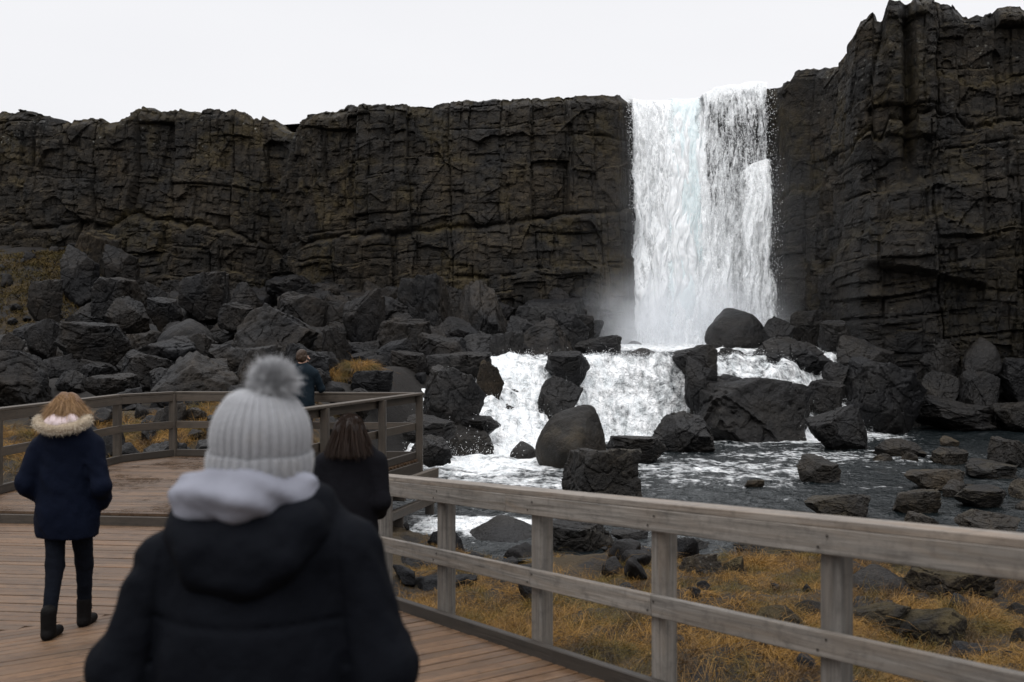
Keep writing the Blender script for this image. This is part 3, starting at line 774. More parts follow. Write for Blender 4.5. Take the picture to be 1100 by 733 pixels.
rpx(578, 626, 404, 448, A[5], M_rockw, 'wet rock below the rounded one in the left cascade', Y=27.8)
rpx(454, 522, 394, 451, A[3], M_rockw, 'massive dark boulder left of the left cascade', Y=25.8, tilt=0.05)
rpx(452, 532, 378, 412, A[6], M_rockw, 'long sloping rock behind the massive dark boulder', Y=29.3)
rpx(510, 541, 388, 430, A[3], M_rockm, 'brown mossy rock on the right shoulder of the massive dark boulder', Y=28.0)
rpx(476, 530, 456, 491, B[3], M_rockw, 'flat topped grey boulder at the foot of the left cascade', True)
rpx(490, 538, 448, 466, A[0], M_rockw, 'low rock behind the flat topped grey boulder', Y=25.6)
rpx(548, 577, 476, 494, R_[1], M_rockw, 'small rock left of the big rounded boulder', True)
rpx(432, 490, 446, 474, A[4], M_rockw, 'dark rock below the massive boulder near the platform corner', Y=23.5)
rpx(440, 486, 468, 494, A[1], M_rockw, 'dark rock at the pool edge beside the corner post', Y=22.0)
for q, (x0, x1, y0, y1, m_, l_) in enumerate([
    (858, 902, 490, 519, 0, 'brown angular rock standing in the right half of the pool'),
    (939, 992, 472, 491, 1, 'low dark rock in the rapids below the slanting slab'),
    (974, 1033, 504, 527, 2, 'flat brown rock in the middle of the right hand pool'),
    (1060, 1108, 472, 502, 3, 'dark brown rock at the right edge of the pool'),
    (1038, 1092, 495, 514, 4, 'low broad rock in front of the dark brown one at the pool edge'),
    (1002, 1036, 482, 499, 5, 'small dark rock in the rapids near the right edge'),
    (960, 1008, 528, 552, 6, 'pale topped brown rock just above the handrail'),
    (1026, 1080, 524, 546, 0, 'slanting brown rock above the handrail on the right'),
    (866, 932, 532, 558, 2, 'long mossy brown rock breaking the water above the handrail'),
    (972, 1008, 553, 570, 3, 'small rock touching the handrail in the shallows'),
    (1030, 1096, 552, 574, 1, 'broad grey rock in the shallows at the right end of the handrail'),
    (1010, 1030, 470, 480, 4, 'tiny rock in the far rapids'),
    (880, 910, 462, 470, 5, 'tiny flat rock behind the wedge shaped rock'),
    (800, 820, 516, 524, 6, 'small stone awash left of the brown angular rock'),
    (1085, 1120, 515, 535, 5, 'dark stone cut by the right edge of the picture')]):
    rpx(x0, x1, y0, y1, (A + B)[m_ + (4 if q % 5 == 0 else 0)], M_rockb, l_, True)
# heap between the platform and the falls
for q, (x0, x1, y0, y1, Y, me_, mat_, l_) in enumerate([
    (428, 486, 296, 362, 37.5, B[0], 0, 'tall split rock rising at the cliff foot in the middle heap'),
    (486, 548, 300, 378, 36.5, A[1], 0, 'tall layered rock beside the split one in the middle heap'),
    (546, 630, 312, 362, 38.0, B[3], 1, 'wide layered rock at the cliff foot left of the waterfall'),
    (576, 634, 332, 376, 36.0, A[3], 1, 'triangular dark rock nearest the left edge of the waterfall'),
    (545, 582, 338, 376, 35.4, A[4], 1, 'small peaked rock left of the triangular one'),
    (368, 414, 310, 384, 33.5, A[2], 0, 'grey slab leaning over a dark hollow above the grass tufts'),
    (408, 464, 340, 388, 32.5, B[2], 0, 'reddish square faced rock right of the dark hollow'),
    (416, 462, 378, 412, 29.0, A[0], 0, 'rough boulder below the reddish square faced rock'),
    (482, 560, 356, 402, 33.0, A[5], 1, 'craggy rock pile top above the left cascade'),
    (522, 562, 356, 402, 31.8, A[6], 1, 'dark rock at the left lip of the left cascade'),
    (466, 520, 342, 378, 35.0, A[4], 0, 'blocky rock between the layered rocks and the craggy pile'),
    (345, 378, 350, 398, 29.5, A[3], 0, 'dark grey leaning rock beside the grass tufts'),
    (378, 424, 398, 424, 25.0, A[6], 0, 'low dark rock behind the far handrail'),
    (350, 420, 392, 424, 27.0, A[1], 0, 'sloping slab carrying the two grass tufts'),
    (245, 338, 328, 400, 27.8, A[5], 0, 'huge triangular boulder behind the man at the far rail'),
    (297, 352, 314, 356, 34.0, B[1], 0, 'square dark rock above the huge triangular boulder'),
    (62, 138, 346, 398, 27.5, A[0], 0, 'broad flat faced boulder above the woman in the navy parka'),
    (162, 228, 341, 378, 30.0, R_[1], 0, 'rounded rock in the middle of the left talus'),
    (186, 228, 359, 394, 28.3, A[2], 0, 'brownish egg shaped boulder left of the huge triangular one'),
    (203, 250, 384, 418, 25.5, B[3], 0, 'bluish grey block left of the pompom'),
    (130, 196, 378, 418, 25.0, A[3], 0, 'dark boulder just above the left handrail bend'),
    (196, 250, 294, 334, 35.5, A[6], 0, 'pale topped rock high on the talus'),
    (102, 152, 298, 330, 35.5, B[0], 0, 'flat block at the top of the talus on the left'),
    (113, 160, 318, 353, 32.5, A[1], 0, 'leaning angular rock below the flat block'),
    (66, 106, 262, 318, 39.0, A[4], 0, 'tall crag beside the mossy bank on the far left'),
    (0, 26, 358, 386, 28.0, A[5], 0, 'rock cut by the left edge of the picture above the rail'),
    (26, 62, 343, 380, 29.0, A[2], 0, 'dark angular rock left of the broad flat faced boulder'),
    (157, 196, 320, 352, 33.0, A[0], 0, 'steep dark rock above the rounded rock of the left talus'),
    (238, 272, 325, 350, 32.5, B[2], 0, 'small flat rock above the egg shaped boulder'),
    (-10, 34, 378, 424, 24.5, A[3], 0, 'large dark rock behind the left end of the handrail'),
    (96, 152, 402, 424, 23.5, A[6], 0, 'low sloping rock behind the handrail by the parka hood'),
    (60, 100, 398, 422, 24.5, A[1], 0, 'dark rock right above the blonde hair'),
    (32, 68, 300, 338, 35.0, A[6], 0, 'angular rock under the mossy bank'),
    (420, 452, 362, 384, 33.8, R_[2], 0, 'small dark rock wedged below the split rock'),
    (1036, 1074, 363, 398, 33.5, R_[1], 1, 'smooth oval grey rock at the foot of the right cliff'),
    (1066, 1112, 430, 460, 31.8, A[2], 1, 'dark rock at the waterline on the right edge'),
    (985, 1030, 360, 400, 34.6, A[3], 1, 'black rock in the shade of the right cliff'),
    (990, 1034, 398, 436, 33.3, A[5], 1, 'mossy black rock beside the slanting slab'),
    (1030, 1072, 398, 440, 32.8, B[1], 1, 'dark block beneath the smooth oval rock'),
    (1072, 1112, 385, 428, 33.4, A[0], 1, 'tall dark rock at the right edge under the cliff'),
    (985, 1066, 428, 456, 32.0, A[4], 1, 'long low rock at the waterline under the right cliff'),
    (940, 985, 352, 384, 35.6, A[6], 1, 'dark rock tucked behind the slanting slab')]):
    rpx(x0, x1, y0, y1, me_, (M_rock, M_rockw)[mat_], l_, Y=Y)
# near bank, seen through the handrail
NB = [
    (584, 664, 561, 624, 14.0, A[0], M_rockb, 'large rough brown boulder behind the second handrail post'),
    (462, 590, 566, 618, 14.4, R_[1], M_rockw, 'smooth wet slab with white water running past it'),
    (402, 482, 598, 650, 12.6, R_[2], M_rockw, 'rounded wet boulder beside the lower deck'),
    (480, 540, 628, 668, 11.2, A[1], M_rockw, 'low wet rock under the middle rail'),
    (730, 783, 604, 634, 11.8, R_[0], M_rockm, 'pale brown rounded rock in the golden grass'),
    (786, 846, 600, 634, 12.0, A[3], M_rockm, 'grassy mound of dark rock behind the third handrail post'),
    (656, 696, 570, 584, 14.6, A[2], M_rockw, 'small dark rock in the shallows beyond the second post'),
    (724, 764, 580, 598, 13.8, A[5], M_rockw, 'black rock at the waterline left of the third post'),
    (724, 750, 592, 608, 13.2, R_[2], M_rockw, 'little dark rock just in front of the black waterline rock'),
    (906, 976, 614, 646, 9.6, R_[1], M_rock, 'smooth bluish grey rock in the grass right of the fourth post'),
    (902, 960, 648, 684, 8.6, A[6], M_rock, 'rough black rock half hidden by the fourth post'),
    (972, 1060, 616, 650, 9.6, B[0], M_rockm, 'wide dark rock under the handrail at the right'),
    (1020, 1062, 694, 708, 7.4, A[4], M_rock, 'small grey stone in the grass at the lower right'),
    (1084, 1112, 676, 700, 7.6, A[1], M_rockm, 'dark stone cut by the right edge in the grass'),
    (790, 900, 586, 612, 13.0, A[4], M_rockm, 'long dark rock overgrown with grass at the bank'),
    (500, 560, 650, 690, 10.6, A[2], M_rockw, 'dark flat rock low between the first two posts'),
    (700, 720, 596, 606, 13.0, A[5], M_rockw, 'pebble like stone beyond the third post'),
    (552, 600, 640, 664, 11.6, A[3], M_rockm, 'dark rock in the grass behind the second post')]
for x0, x1, y0, y1, Y, me_, mat_, l_ in NB:
    rpx(x0, x1, y0, y1, me_, mat_, l_, Y=Y)

rpx(82, 128, 246, 300, B[2], M_rockm, 'weathered crag standing against the cliff above the mossy bank', Y=42.5, tilt=0.1)
rpx(112, 150, 262, 304, A[4], M_rock, 'dark pointed crag right of the weathered crag at the cliff foot', Y=41.5)
# two more rocks that divide the right hand cascade
rpx(884, 912, 388, 412, A[5], M_rockw, 'small black rock in the notch of the narrow right cascade', Y=32.0)
rpx(768, 806, 374, 392, A[3], M_rockw, 'low dark ledge rock left of the broad dark boulder', Y=33.4)

# the rest of the talus; each is named from the boulders that can be found next to it
heroes = []
for o in list(COL.objects):
    if o.name.startswith('boulder') and o.get('label'):
        L_ = o['label']
        for cut in (' standing', ' in the', ' in front', ' left of', ' right of', ' with', ' above', ' against', ' behind', ' between', ' at the', ' over', ' under', ' below', ' beside', ' splitting', ' on the', ' breaking', ' touching', ' near', ' tucked', ' beneath', ' just', ' half', ' low between', ' high on', ' rising', ' nearest', ' leaning', ' carrying', ' cut by', ' wedged', ' overgrown', ' beyond', ' right above', ' the middle', ' awash'):
            L_ = L_.split(cut)[0]
        n_w = len(L_.split())
        if n_w >= 3: heroes.append((L_, o.location.x / o.location.y * F + 550, HOR - o.location.z / o.location.y * F))
cnt = {}
for h_ in heroes: cnt[h_[0]] = cnt.get(h_[0], 0) + 1
heroes = [h_ for h_ in heroes if cnt[h_[0]] == 1]
heroes += [("beanie's pompom", 291, 405), ("left handrail bend", 188, 421), ("tall corner post", 450, 425), ("man at the far rail", 322, 395), ("foot of the waterfall", 735, 350), ("cliff cleft", 300, 220), ("mossy bank", 25, 290)]
used_labels = set()
SIZE = [(0, 'small'), (20, 'middling'), (36, 'large')]
def auto_label(X, Y, Z, w, kind_):
    px, py = X / Y * F + 550, HOR - Z / Y * F
    wp = w / Y * F
    sz = [n for q, n in SIZE if wp >= q][-1]
    near = sorted(heroes, key=lambda h_: (h_[1] - px) ** 2 + (h_[2] - py) ** 2)[:6]
    def direction(h_):
        dx, dy = px - h_[1], py - h_[2]
        if abs(dx) > 1.6 * abs(dy): return ('right of', 'left of')[dx < 0]
        if abs(dy) > 1.6 * abs(dx): return ('below', 'above')[dy < 0]
        return ('below and ' if dy > 0 else 'above and ') + ('right of' if dx > 0 else 'left of')
    for h_ in near:
        for far_ in ('', 'farther ', 'well '):
            l_ = f"{sz} dark {kind_} {far_}{direction(h_)} the {h_[0]}"
            if len(l_.split()) <= 16 and l_ not in used_labels:
                used_labels.add(l_); return l_
    for i_ in range(5):
        l_ = f"{sz} {kind_} between the {near[0][0]} and the {near[i_ + 1][0]}"
        if len(l_.split()) <= 16 and l_ not in used_labels:
            used_labels.add(l_); return l_
    return f"{sz} dark {kind_} among its like near the {near[0][0]}"

def fill(n, xr, yr, size, mats, group, seed, cond=lambda X, Y: True, lift=0.0, pool=LOW, kind_='boulder', many=None, over=0.72):
    r = random.Random(seed); k_ = 0; tries = 0
    while k_ < n and tries < n * 80:
        tries += 1
        Y = r.uniform(*yr); X = r.uniform(*xr)
        px = 550 + X / Y * F
        if (many is None and (px < -30 or px > 1130)) or not cond(X, Y): continue
        s = size(r)
        if any((X - a) ** 2 + (Y - b) ** 2 < (over * (c + s / 2)) ** 2 for a, b, c, _ in placed): continue
        z = float(ground_z(X, Y)) + lift
        me_ = r.choice(pool); w_ = s * r.uniform(0.9, 1.35); h_ = s * r.uniform(0.5, 0.85)
        if many is None:
            rock(X, Y, z - 0.1 * s, w_, h_, me_, r.choice(mats), rz=r.uniform(0, 6.28), tilt=0.35, sink=0.5, dp=r.uniform(0.8, 1.0), label=auto_label(X, Y, z + h_ * 0.4, w_, kind_), group=group)
        else:
            many.append((X, Y, z, w_, h_, r.uniform(0, 6.28), r.randrange(10 ** 6)))
        k_ += 1
dry = lambda X, Y: float(river_edge(np.array(X), np.array(Y))) < -0.1
GT = 'boulders heaped below the left cliff'
fill(52, (-22, 3), (19, 43), lambda r: r.uniform(1.2, 1.8), [M_rock], GT, 1, lambda X, Y: dry(X, Y) and Y > 22.8 and not (X < -16.2 and Y > 34), 0.0, ANG + LOW)
fill(62, (-22, 4), (18.5, 43.5), lambda r: r.uniform(0.75, 1.15), [M_rock], GT, 2, lambda X, Y: dry(X, Y) and (Y > 22.3 or X > -2.5) and not (X < -16.2 and Y > 34), 0.05)
fill(30, (10.5, 20), (30.5, 38.5), lambda r: r.uniform(0.8, 1.6), [M_rockw], 'boulders under the right cliff', 3, dry, 0.0)
fill(10, (4.5, 13), (36.5, 43.5), lambda r: r.uniform(0.5, 1.0), [M_rockw], 'wet rocks round the foot of the waterfall', 4, lambda X, Y: (X > 10.2 or X < 5.4), 0.0, kind_='rock')
fill(7, (6, 14), (16.5, 26), lambda r: r.uniform(0.3, 0.5), [M_rockb], 'small stones awash in the pool', 5, lambda X, Y: X / Y > 0.30, 0.3, kind_='stone')
fill(12, (-11, 0), (17.8, 21.5), lambda r: r.uniform(0.45, 0.9), [M_rock, M_rockw], 'small rocks beyond the platform railing', 6, dry, 0.0, kind_='rock')
fill(12, (1.5, 8), (7.5, 13.4), lambda r: r.uniform(0.28, 0.5), [M_rockm], 'mossy rocks in the bank grass', 9, lambda X, Y: X * .834 + Y * .552 > 4.9, -0.05, kind_='mossy rock')
# rubble nobody could count, between the boulders and along the banks, as one object
loose = []
fill(160, (-38, -12), (19, 43), lambda r: r.uniform(0.7, 1.9), None, None, 14, lambda X, Y: X / Y < -0.56 and dry(X, Y), 0.0, many=loose, over=0.55)
fill(450, (-22, 4), (18.0, 44), lambda r: r.uniform(0.18, 0.6), None, None, 12, lambda X, Y: dry(X, Y), 0.02, many=loose, over=0.45)
fill(160, (10, 20), (30, 38.5), lambda r: r.uniform(0.2, 0.6), None, None, 13, dry, 0.0, many=loose, over=0.45)
fill(60, (-2.8, 2.5), (9.5, 16.8), lambda r: 0.08 + 0.5 * r.random() ** 3, None, None, 17, lambda X, Y: X * .834 + Y * .552 > 3.9 or Y > 13.5, 0.02, many=loose, over=0.5)
fill(60, (1.0, 8), (5.5, 14.5), lambda r: r.uniform(0.08, 0.26), None, None, 18, lambda X, Y: X * .834 + Y * .552 > 4.2, 0.0, many=loose, over=0.5)
SV, ST = ico(4)
LV, LF = [], []; base_ = 0; shp = []
for q in range(10):
    r = np.random.default_rng(700 + q)
    N_ = r.normal(size=(14, 3)); N_ /= np.linalg.norm(N_, axis=1)[:, None]; d_ = 1 - 0.35 * r.random(14)
    rad = 1 / ((np.maximum(SV @ N_.T, 1e-3) / d_) ** 60).mean(1) ** (1 / 60)
    Vq = SV * rad[:, None]; Vq = Vq * (1 + 0.06 * fbm(Vq[:, 0] * 2 + q, Vq[:, 1] * 2, Vq[:, 2] * 2, 3, q))[:, None]; shp.append(Vq / np.abs(Vq).max(0))
for X, Y, z, w_, h_, rz, sd_ in loose:
    Vq = shp[sd_ % 10] * np.array([w_ / 2, w_ * 0.42, h_ * 0.7]); c_, s_ = cos(rz), sin(rz)
    Vq = Vq @ np.array([[c_, s_, 0], [-s_, c_, 0], [0, 0, 1]]) @ np.array([[cos(0.25), 0, sin(0.25)], [0, 1, 0], [-sin(0.25), 0, cos(0.25)]])
    LV.append(Vq + np.array([X, Y, z + h_ * 0.2])); LF.append(ST + base_); base_ += len(SV)
link('rubble', mesh_np('rubble', np.concatenate(LV), np.concatenate(LF), True), M_rock, kind='stuff')
# ------------------------------------------------------------------ timber decks
def wood_mat(name, c0, c1, c2, rough=(0.5, 0.8), wet=0.0, grain=(1, 1, 1), plank=None, spec=0.4):
    k = NT(name); P = k.pos()
    oi = k.n('ShaderNodeObjectInfo').outputs['Random']
    pid = k.attr('tone')
    add = k.n('ShaderNodeVectorMath', operation='ADD'); k.t.links.new(P, add.inputs[0])
    comb = k.n('ShaderNodeCombineXYZ'); k.t.links.new(k.math('MULTIPLY', pid, 37.0), comb.inputs[2]); k.t.links.new(comb.outputs[0], add.inputs[1])
    # grain runs along the attribute coordinates stored per vertex
    g = k.n('ShaderNodeCombineXYZ')
    k.t.links.new(k.attr('along'), g.inputs[0]); k.t.links.new(k.attr('across'), g.inputs[1]); k.t.links.new(k.math('MULTIPLY', pid, 53.0), g.inputs[2])
    gv = g.outputs[0]
    n1 = k.noise(k.mapping(gv, (1.2, 26, 1)), 1.6, 6, 0.7, 0.6)
    n2 = k.noise(k.mapping(gv, (0.5, 5, 1)), 1.6, 4, 0.65, 1.2)
    n3 = k.noise(P, 1.1, 4, 0.6)
    n4 = k.noise(P, 14, 5, 0.7)
    c = k.mix(k.ramp(n1, 0.3, 0.68), c0, c1)
    c = k.mix(k.math('MULTIPLY', k.ramp(n2, 0.45, 0.7), 0.6), c, c2)
    m = k.n('ShaderNodeMix', data_type='RGBA', blend_type='MULTIPLY'); m.inputs[0].default_value = 1.0
    tone = k.mix(pid, (0.72, 0.72, 0.72), (1.22, 1.20, 1.17))
    k.t.links.new(c, m.inputs[6]); k.t.links.new(tone, m.inputs[7]); c = m.outputs[2]
    dirt = k.math('MULTIPLY', k.ramp(n4, 0.5, 0.72), 0.45)
    c = k.mix(dirt, c, tuple(q * 0.45 for q in c0))
    # knots
    v = k.vor(k.mapping(gv, (1.1, 6.0, 1)), 1.0); kn = k.ramp(v.outputs['Distance'], 0.03, 0.10, (1, 1, 1), (0, 0, 0))
    c = k.mix(k.math('MULTIPLY', kn, 0.55), c, tuple(q * 0.35 for q in c0))
    wt = k.math('MULTIPLY', k.ramp(k.math('ADD', k.math('MULTIPLY', n3, 0.7), k.math('MULTIPLY', n4, 0.3)), 0.46, 0.60), wet)
    c = k.mix(k.math('MULTIPLY', wt, 0.4), c, tuple(q * 0.5 for q in c0))
    r = k.mix(wt, k.mrange(n1, 0.2, 0.8, rough[0], rough[1]), (0.17, 0.17, 0.17))
    nrm = k.bump(k.math('ADD', n1, k.math('MULTIPLY', n4, 0.3)), 0.5, 0.006)
    return k.done(k.bsdf(c, r, nrm, spec))

class WB:
    """boards into one mesh with grain coordinates per board"""
    def __init__(s, seed=0): s.V = []; s.Fc = []; s.al = []; s.ac = []; s.tn = []; s.r = random.Random(seed)
    def board(s, p0, p1, w, h, up=(0, 0, 1), cut0=None, cut1=None, warp=0.0, tone=None, skew=None):
        p0 = np.array(p0, float); p1 = np.array(p1, float)
        d = p1 - p0; L = np.linalg.norm(d); d /= L
        up = np.array(up, float); sd = np.cross(d, up); sd /= np.linalg.norm(sd); u = np.cross(sd, d)
        c = min(w, h) * 0.10
        ring = [(-w/2+c, -h/2), (w/2-c, -h/2), (w/2, -h/2+c), (w/2, h/2-c), (w/2-c, h/2), (-w/2+c, h/2), (-w/2, h/2-c), (-w/2, -h/2+c)]
        b = len(s.V); n = max(2, int(L / 0.5) + 1) if warp else 2
        tn = s.r.random() if tone is None else tone
        ph = s.r.random() * 100; per = 0
        for i in range(n):
            t = i / (n - 1) * L
            wz = warp * float(vn(t * 0.7 + ph, 0.0, 0.0, 2)) if warp else 0
            ws = warp * 0.6 * float(vn(t * 0.6 + ph, 5.0, 0.0, 3)) if warp else 0
            for j, (a, e) in enumerate(ring):
                tt = t
                if skew and i == 0: tt = t + a * skew[0]
                if skew and i == n - 1: tt = t + a * skew[1]
                s.V.append(p0 + d * tt + sd * (a + ws) + u * (e + wz)); s.al.append(t + ph); s.ac.append(a + e * 1.3 + ph * 0.1); s.tn.append(tn)
        for i in range(n - 1):
            for j in range(8):
                q = (j + 1) % 8
                s.Fc.append((b + i*8 + j, b + i*8 + q, b + (i+1)*8 + q, b + (i+1)*8 + j))
        e = b + (n - 1) * 8
        for base, rev in ((b, True), (e, False)):
            for (i0, i1, i2, i3) in ((0, 1, 2, 3), (0, 3, 4, 7), (4, 5, 6, 7)):
                f = (base+i0, base+i1, base+i2, base+i3)
                s.Fc.append(f[::-1] if rev else f)
        return s
    def build(s, name, mat, parent=None, **kw):
        me = mesh_np(name, np.array(s.V), np.array(s.Fc), False, {'along': s.al, 'across': s.ac, 'tone': s.tn})
        return link(name, me, mat, parent, **kw)

M_plank = wood_mat('deck_planks', (0.047, 0.025, 0.013), (0.132, 0.074, 0.037), (0.100, 0.068, 0.042), (0.45, 0.7), wet=0.55)
M_plankp = wood_mat('platform_planks', (0.038, 0.020, 0.010), (0.112, 0.063, 0.031), (0.085, 0.057, 0.036), (0.4, 0.65), wet=1.0)
M_rail = wood_mat('weathered_rail', (0.050, 0.045, 0.040), (0.195, 0.180, 0.163), (0.125, 0.096, 0.070), (0.6, 0.85), wet=0.0)
M_cap = wood_mat('weathered_cap', (0.058, 0.048, 0.040), (0.210, 0.187, 0.163), (0.155, 0.108, 0.070), (0.5, 0.8), wet=0.2)
M_dark = wood_mat('dark_timber', (0.014, 0.011, 0.008), (0.040, 0.031, 0.024), (0.034, 0.027, 0.020), (0.55, 0.85), wet=0.2)
M_plrail = wood_mat('damp_rail', (0.025, 0.020, 0.015), (0.075, 0.060, 0.046), (0.062, 0.044, 0.030), (0.5, 0.8), wet=0.3)

DD = np.array([-0.552, 0.834]); PP = np.array([0.834, 0.552])          # along the walk, across it to the right
S0 = 8.07; H0 = -1.56; SL = -0.0694
ZL = H0 + SL * S0                                                     # level landing
def deck_z(x, y):
    s_ = -0.552 * x + 0.834 * y
    return H0 + SL * min(s_, S0)
R0 = np.array([-0.491, 7.0])                                          # right edge line passes here
cR = float(R0 @ PP)                                                   # across coordinate of the right edge
cL = cR - 6.2
def on(s_, c_, dz=0.0):
    p = DD * s_ + PP * c_
    return np.array([p[0], p[1], H0 + SL * min(s_, S0) + dz])
# step front line of the platform
PF0, PF1 = np.array([-8.6, 11.80]), np.array([-3.12, 11.22])
ZP = -1.96
deck = empty('boardwalk', (float(-1.5), 5.0, -2.2), 'brown plank boardwalk sloping down past the nearest handrail', 'boardwalk')
wb = WB(3); pitch = 0.118; bw = 0.101
s_ = -2.2
nf = (PF1 - PF0) / np.linalg.norm(PF1 - PF0); nrmF = np.array([-nf[1], nf[0]])      # pointing away
s_ = -4.6
while s_ < S0 - 0.02:
    a, b = on(s_, cL), on(s_, cR - 0.01)
    wb.board(a, b, bw, 0.035, up=(-SL * DD[0], -SL * DD[1], 1), warp=0.003)
    s_ += pitch
# landing: planks turned to lie along the platform step
p = 0.06
lim = S0 - 0.03
q = PF1 - nrmF * p
while True:
    q = PF1 - nrmF * p
    # right end on the edge line, left end where it meets the last sloping plank
    t_r = (cR - 0.01 - q @ PP) / (nf @ PP); re = q + nf * t_r
    t_s = (lim + 0.03 - q @ DD) / (nf @ DD)
    t_r = min(t_r, t_s); re = q + nf * t_r
    le = q + nf * ((-10.5 - q[0]) / nf[0])
    if (re - le) @ nf < 0.3 or p > 9: break
    wb.board((le[0], le[1], ZL), (re[0], re[1], ZL), bw, 0.035, warp=0.004)
    p += pitch
wb.build('deck_boards', M_plank, deck)
# edge kerb and side beams of the walk
T_end = 5.12
kb = WB(4)
edges = [(-2.2, S0), (S0, S0 + 3.6)]
a, b, c_ = on(-4.6, cR - 0.045, 0.050), on(S0, cR - 0.045, 0.050), on(R0 @ DD + T_end - 0.05, cR - 0.045, 0.050)
kb.board(a, b, 0.055, 0.095); kb.board(b, c_, 0.055, 0.095)
kb.build('kerb_board', M_dark, deck)
bb = WB(5)
for off, dz, wd, ht in ((0.0, -0.13, 0.05, 0.20), (-1.5, -0.14, 0.07, 0.20), (-3.0, -0.14, 0.07, 0.20), (-4.5, -0.14, 0.07, 0.20), (-6.1, -0.13, 0.05, 0.20)):
    bb.board(on(-4.6, cR + off, dz), on(S0, cR + off, dz), wd, ht)
    if off > -4: bb.board(on(S0, cR + off, dz), on(min(12.1, 11.2 + 0.9 + off * 0.55), cR + off, dz), wd, ht)
bb.build('deck_beam', M_dark, deck)
for s_ in (0.5, 3.0, 5.5, 8.0, 10.3):
    for off in (-0.05, -3.0):
        t_ = on(s_, cR + off, -0.24); g_ = float(ground_z(t_[0], t_[1]))
        if s_ > 9 and off < -1: continue
        if g_ - 0.3 < t_[2]: WB(6).board((t_[0], t_[1], g_ - 0.3), t_, 0.12, 0.12, up=(0, 1, 0)).build('support_post', M_dark, deck)

# nearest handrail
rl = empty('handrail', (float(R0[0]), float(R0[1]), -2.0), 'weathered grey wooden handrail running along the near right edge of the boardwalk', 'railing')
ts = [-9.0, -7.9, -6.75, -5.6, -4.46, -3.34, -2.26, -1.17, 0.0, 0.98, 2.1, 3.2, 4.3, 5.0]
RH = 0.985
for t_ in ts:
    s_ = R0 @ DD + t_
    top = on(s_, cR + 0.035, RH - 0.045); bot = on(s_, cR + 0.035, -0.32)
    WB(int(100 + t_ * 10)).board(bot, top, 0.105, 0.098, up=(PP[0], PP[1], 0)).build('post', M_rail, rl)
def rail_run(wbd, s0_, s1_, c0, dz, w, h, tone=None):
    if s0_ < S0 < s1_:
        wbd.board(on(s0_, c0, dz), on(S0, c0, dz), w, h, tone=tone); wbd.board(on(S0, c0, dz), on(s1_, c0, dz), w, h, tone=tone)
    else: wbd.board(on(s0_, c0, dz), on(s1_, c0, dz), w, h, tone=tone)
sb = R0 @ DD
cpb, tpb, mdb = WB(11), WB(12), WB(13)
joint = [-5.8, -1.17, 0.98, 5.10]
rail_run(cpb, sb - 9.2, sb + 1.0, cR + 0.015, RH, 0.135, 0.036, 0.7); rail_run(cpb, sb + 1.004, sb + 5.1, cR + 0.015, RH, 0.135, 0.036, 0.4)
rail_run(tpb, sb - 9.2, sb - 0.9, cR - 0.037, RH - 0.074, 0.040, 0.112, 0.7); rail_run(tpb, sb - 0.896, sb + 5.1, cR - 0.037, RH - 0.074, 0.040, 0.112, 0.55)
rail_run(mdb, sb - 9.2, sb - 2.262, cR - 0.037, 0.475, 0.040, 0.108, 0.45); rail_run(mdb, sb - 2.258, sb - 1.172, cR - 0.037, 0.475, 0.040, 0.108, 0.75)
rail_run(mdb, sb - 1.168, sb + 5.1, cR - 0.037, 0.475, 0.040, 0.108, 0.6)
# screw heads where the rails are fixed to the posts
scr = MB()
for t_ in ts:
    for (da, dz_) in ((-0.025, RH - 0.05), (0.022, RH - 0.10), (-0.02, 0.50), (0.024, 0.45)):
        c_ = on(sb + t_ + da, cR - 0.0585, dz_); scr.prism(c_, c_ - np.array([PP[0], PP[1], 0]) * 0.0025, 0.010, 0.010)
scr.build('screws', M_dark, rl)
cpb.build('cap_rail', M_cap, rl); tpb.build('top_rail', M_rail, rl); mdb.build('middle_rail', M_rail, rl)

# viewing platform
PC = [(-8.6, 11.80), (-3.12, 11.22), (-1.52, 16.62), (-5.75, 17.02), (-6.38, 16.1), (-6.62, 12.7), (-8.6, 12.2)]
PC = [np.array(c) for c in PC]
plat = empty('viewing_platform', (-4.5, 14.0, -2.9), 'raised plank viewing platform one step above the boardwalk by the boulders', 'platform')
def clip_line(y0):
    """x range of the platform at a line parallel to the front, distance y0 from it"""
    xs = []
    for i in range(len(PC)):
        a_, b_ = PC[i], PC[(i + 1) % len(PC)]
        da, db = (a_ - PC[0]) @ nrmF - y0, (b_ - PC[0]) @ nrmF - y0
        if da * db < 0: xs.append((a_ + (b_ - a_) * da / (da - db)))
    xs.sort(key=lambda v: v @ nf)
    return (xs[0], xs[-1]) if len(xs) >= 2 else None
wb = WB(21); d_ = 0.075
while True:
    c_ = clip_line(d_)
    if c_ is None: break
    a_, b_ = c_
    wb.board((a_[0], a_[1], ZP - 0.018), (b_[0], b_[1], ZP - 0.018), 0.124, 0.036, warp=0.004)
    d_ += 0.139
wb.build('platform_boards', M_plankp, plat)
fb = WB(22)
a_, b_ = PF0 - nrmF * 0.0, PF1 - nrmF * 0.0
fb.board((a_[0], a_[1] - 0.012, ZP - 0.10), (b_[0], b_[1] - 0.012, ZP - 0.10), 0.05, 0.125)
fb.build('step_riser', M_dark, plat)
sbm = WB(23)
for i in (1, 2, 3, 4, 5):
    a_, b_ = PC[i], PC[(i + 1) % len(PC)]
    sbm.board((a_[0], a_[1], ZP - 0.14), (b_[0], b_[1], ZP - 0.14), 0.07, 0.20)
sbm.build('edge_beam', M_dark, plat)
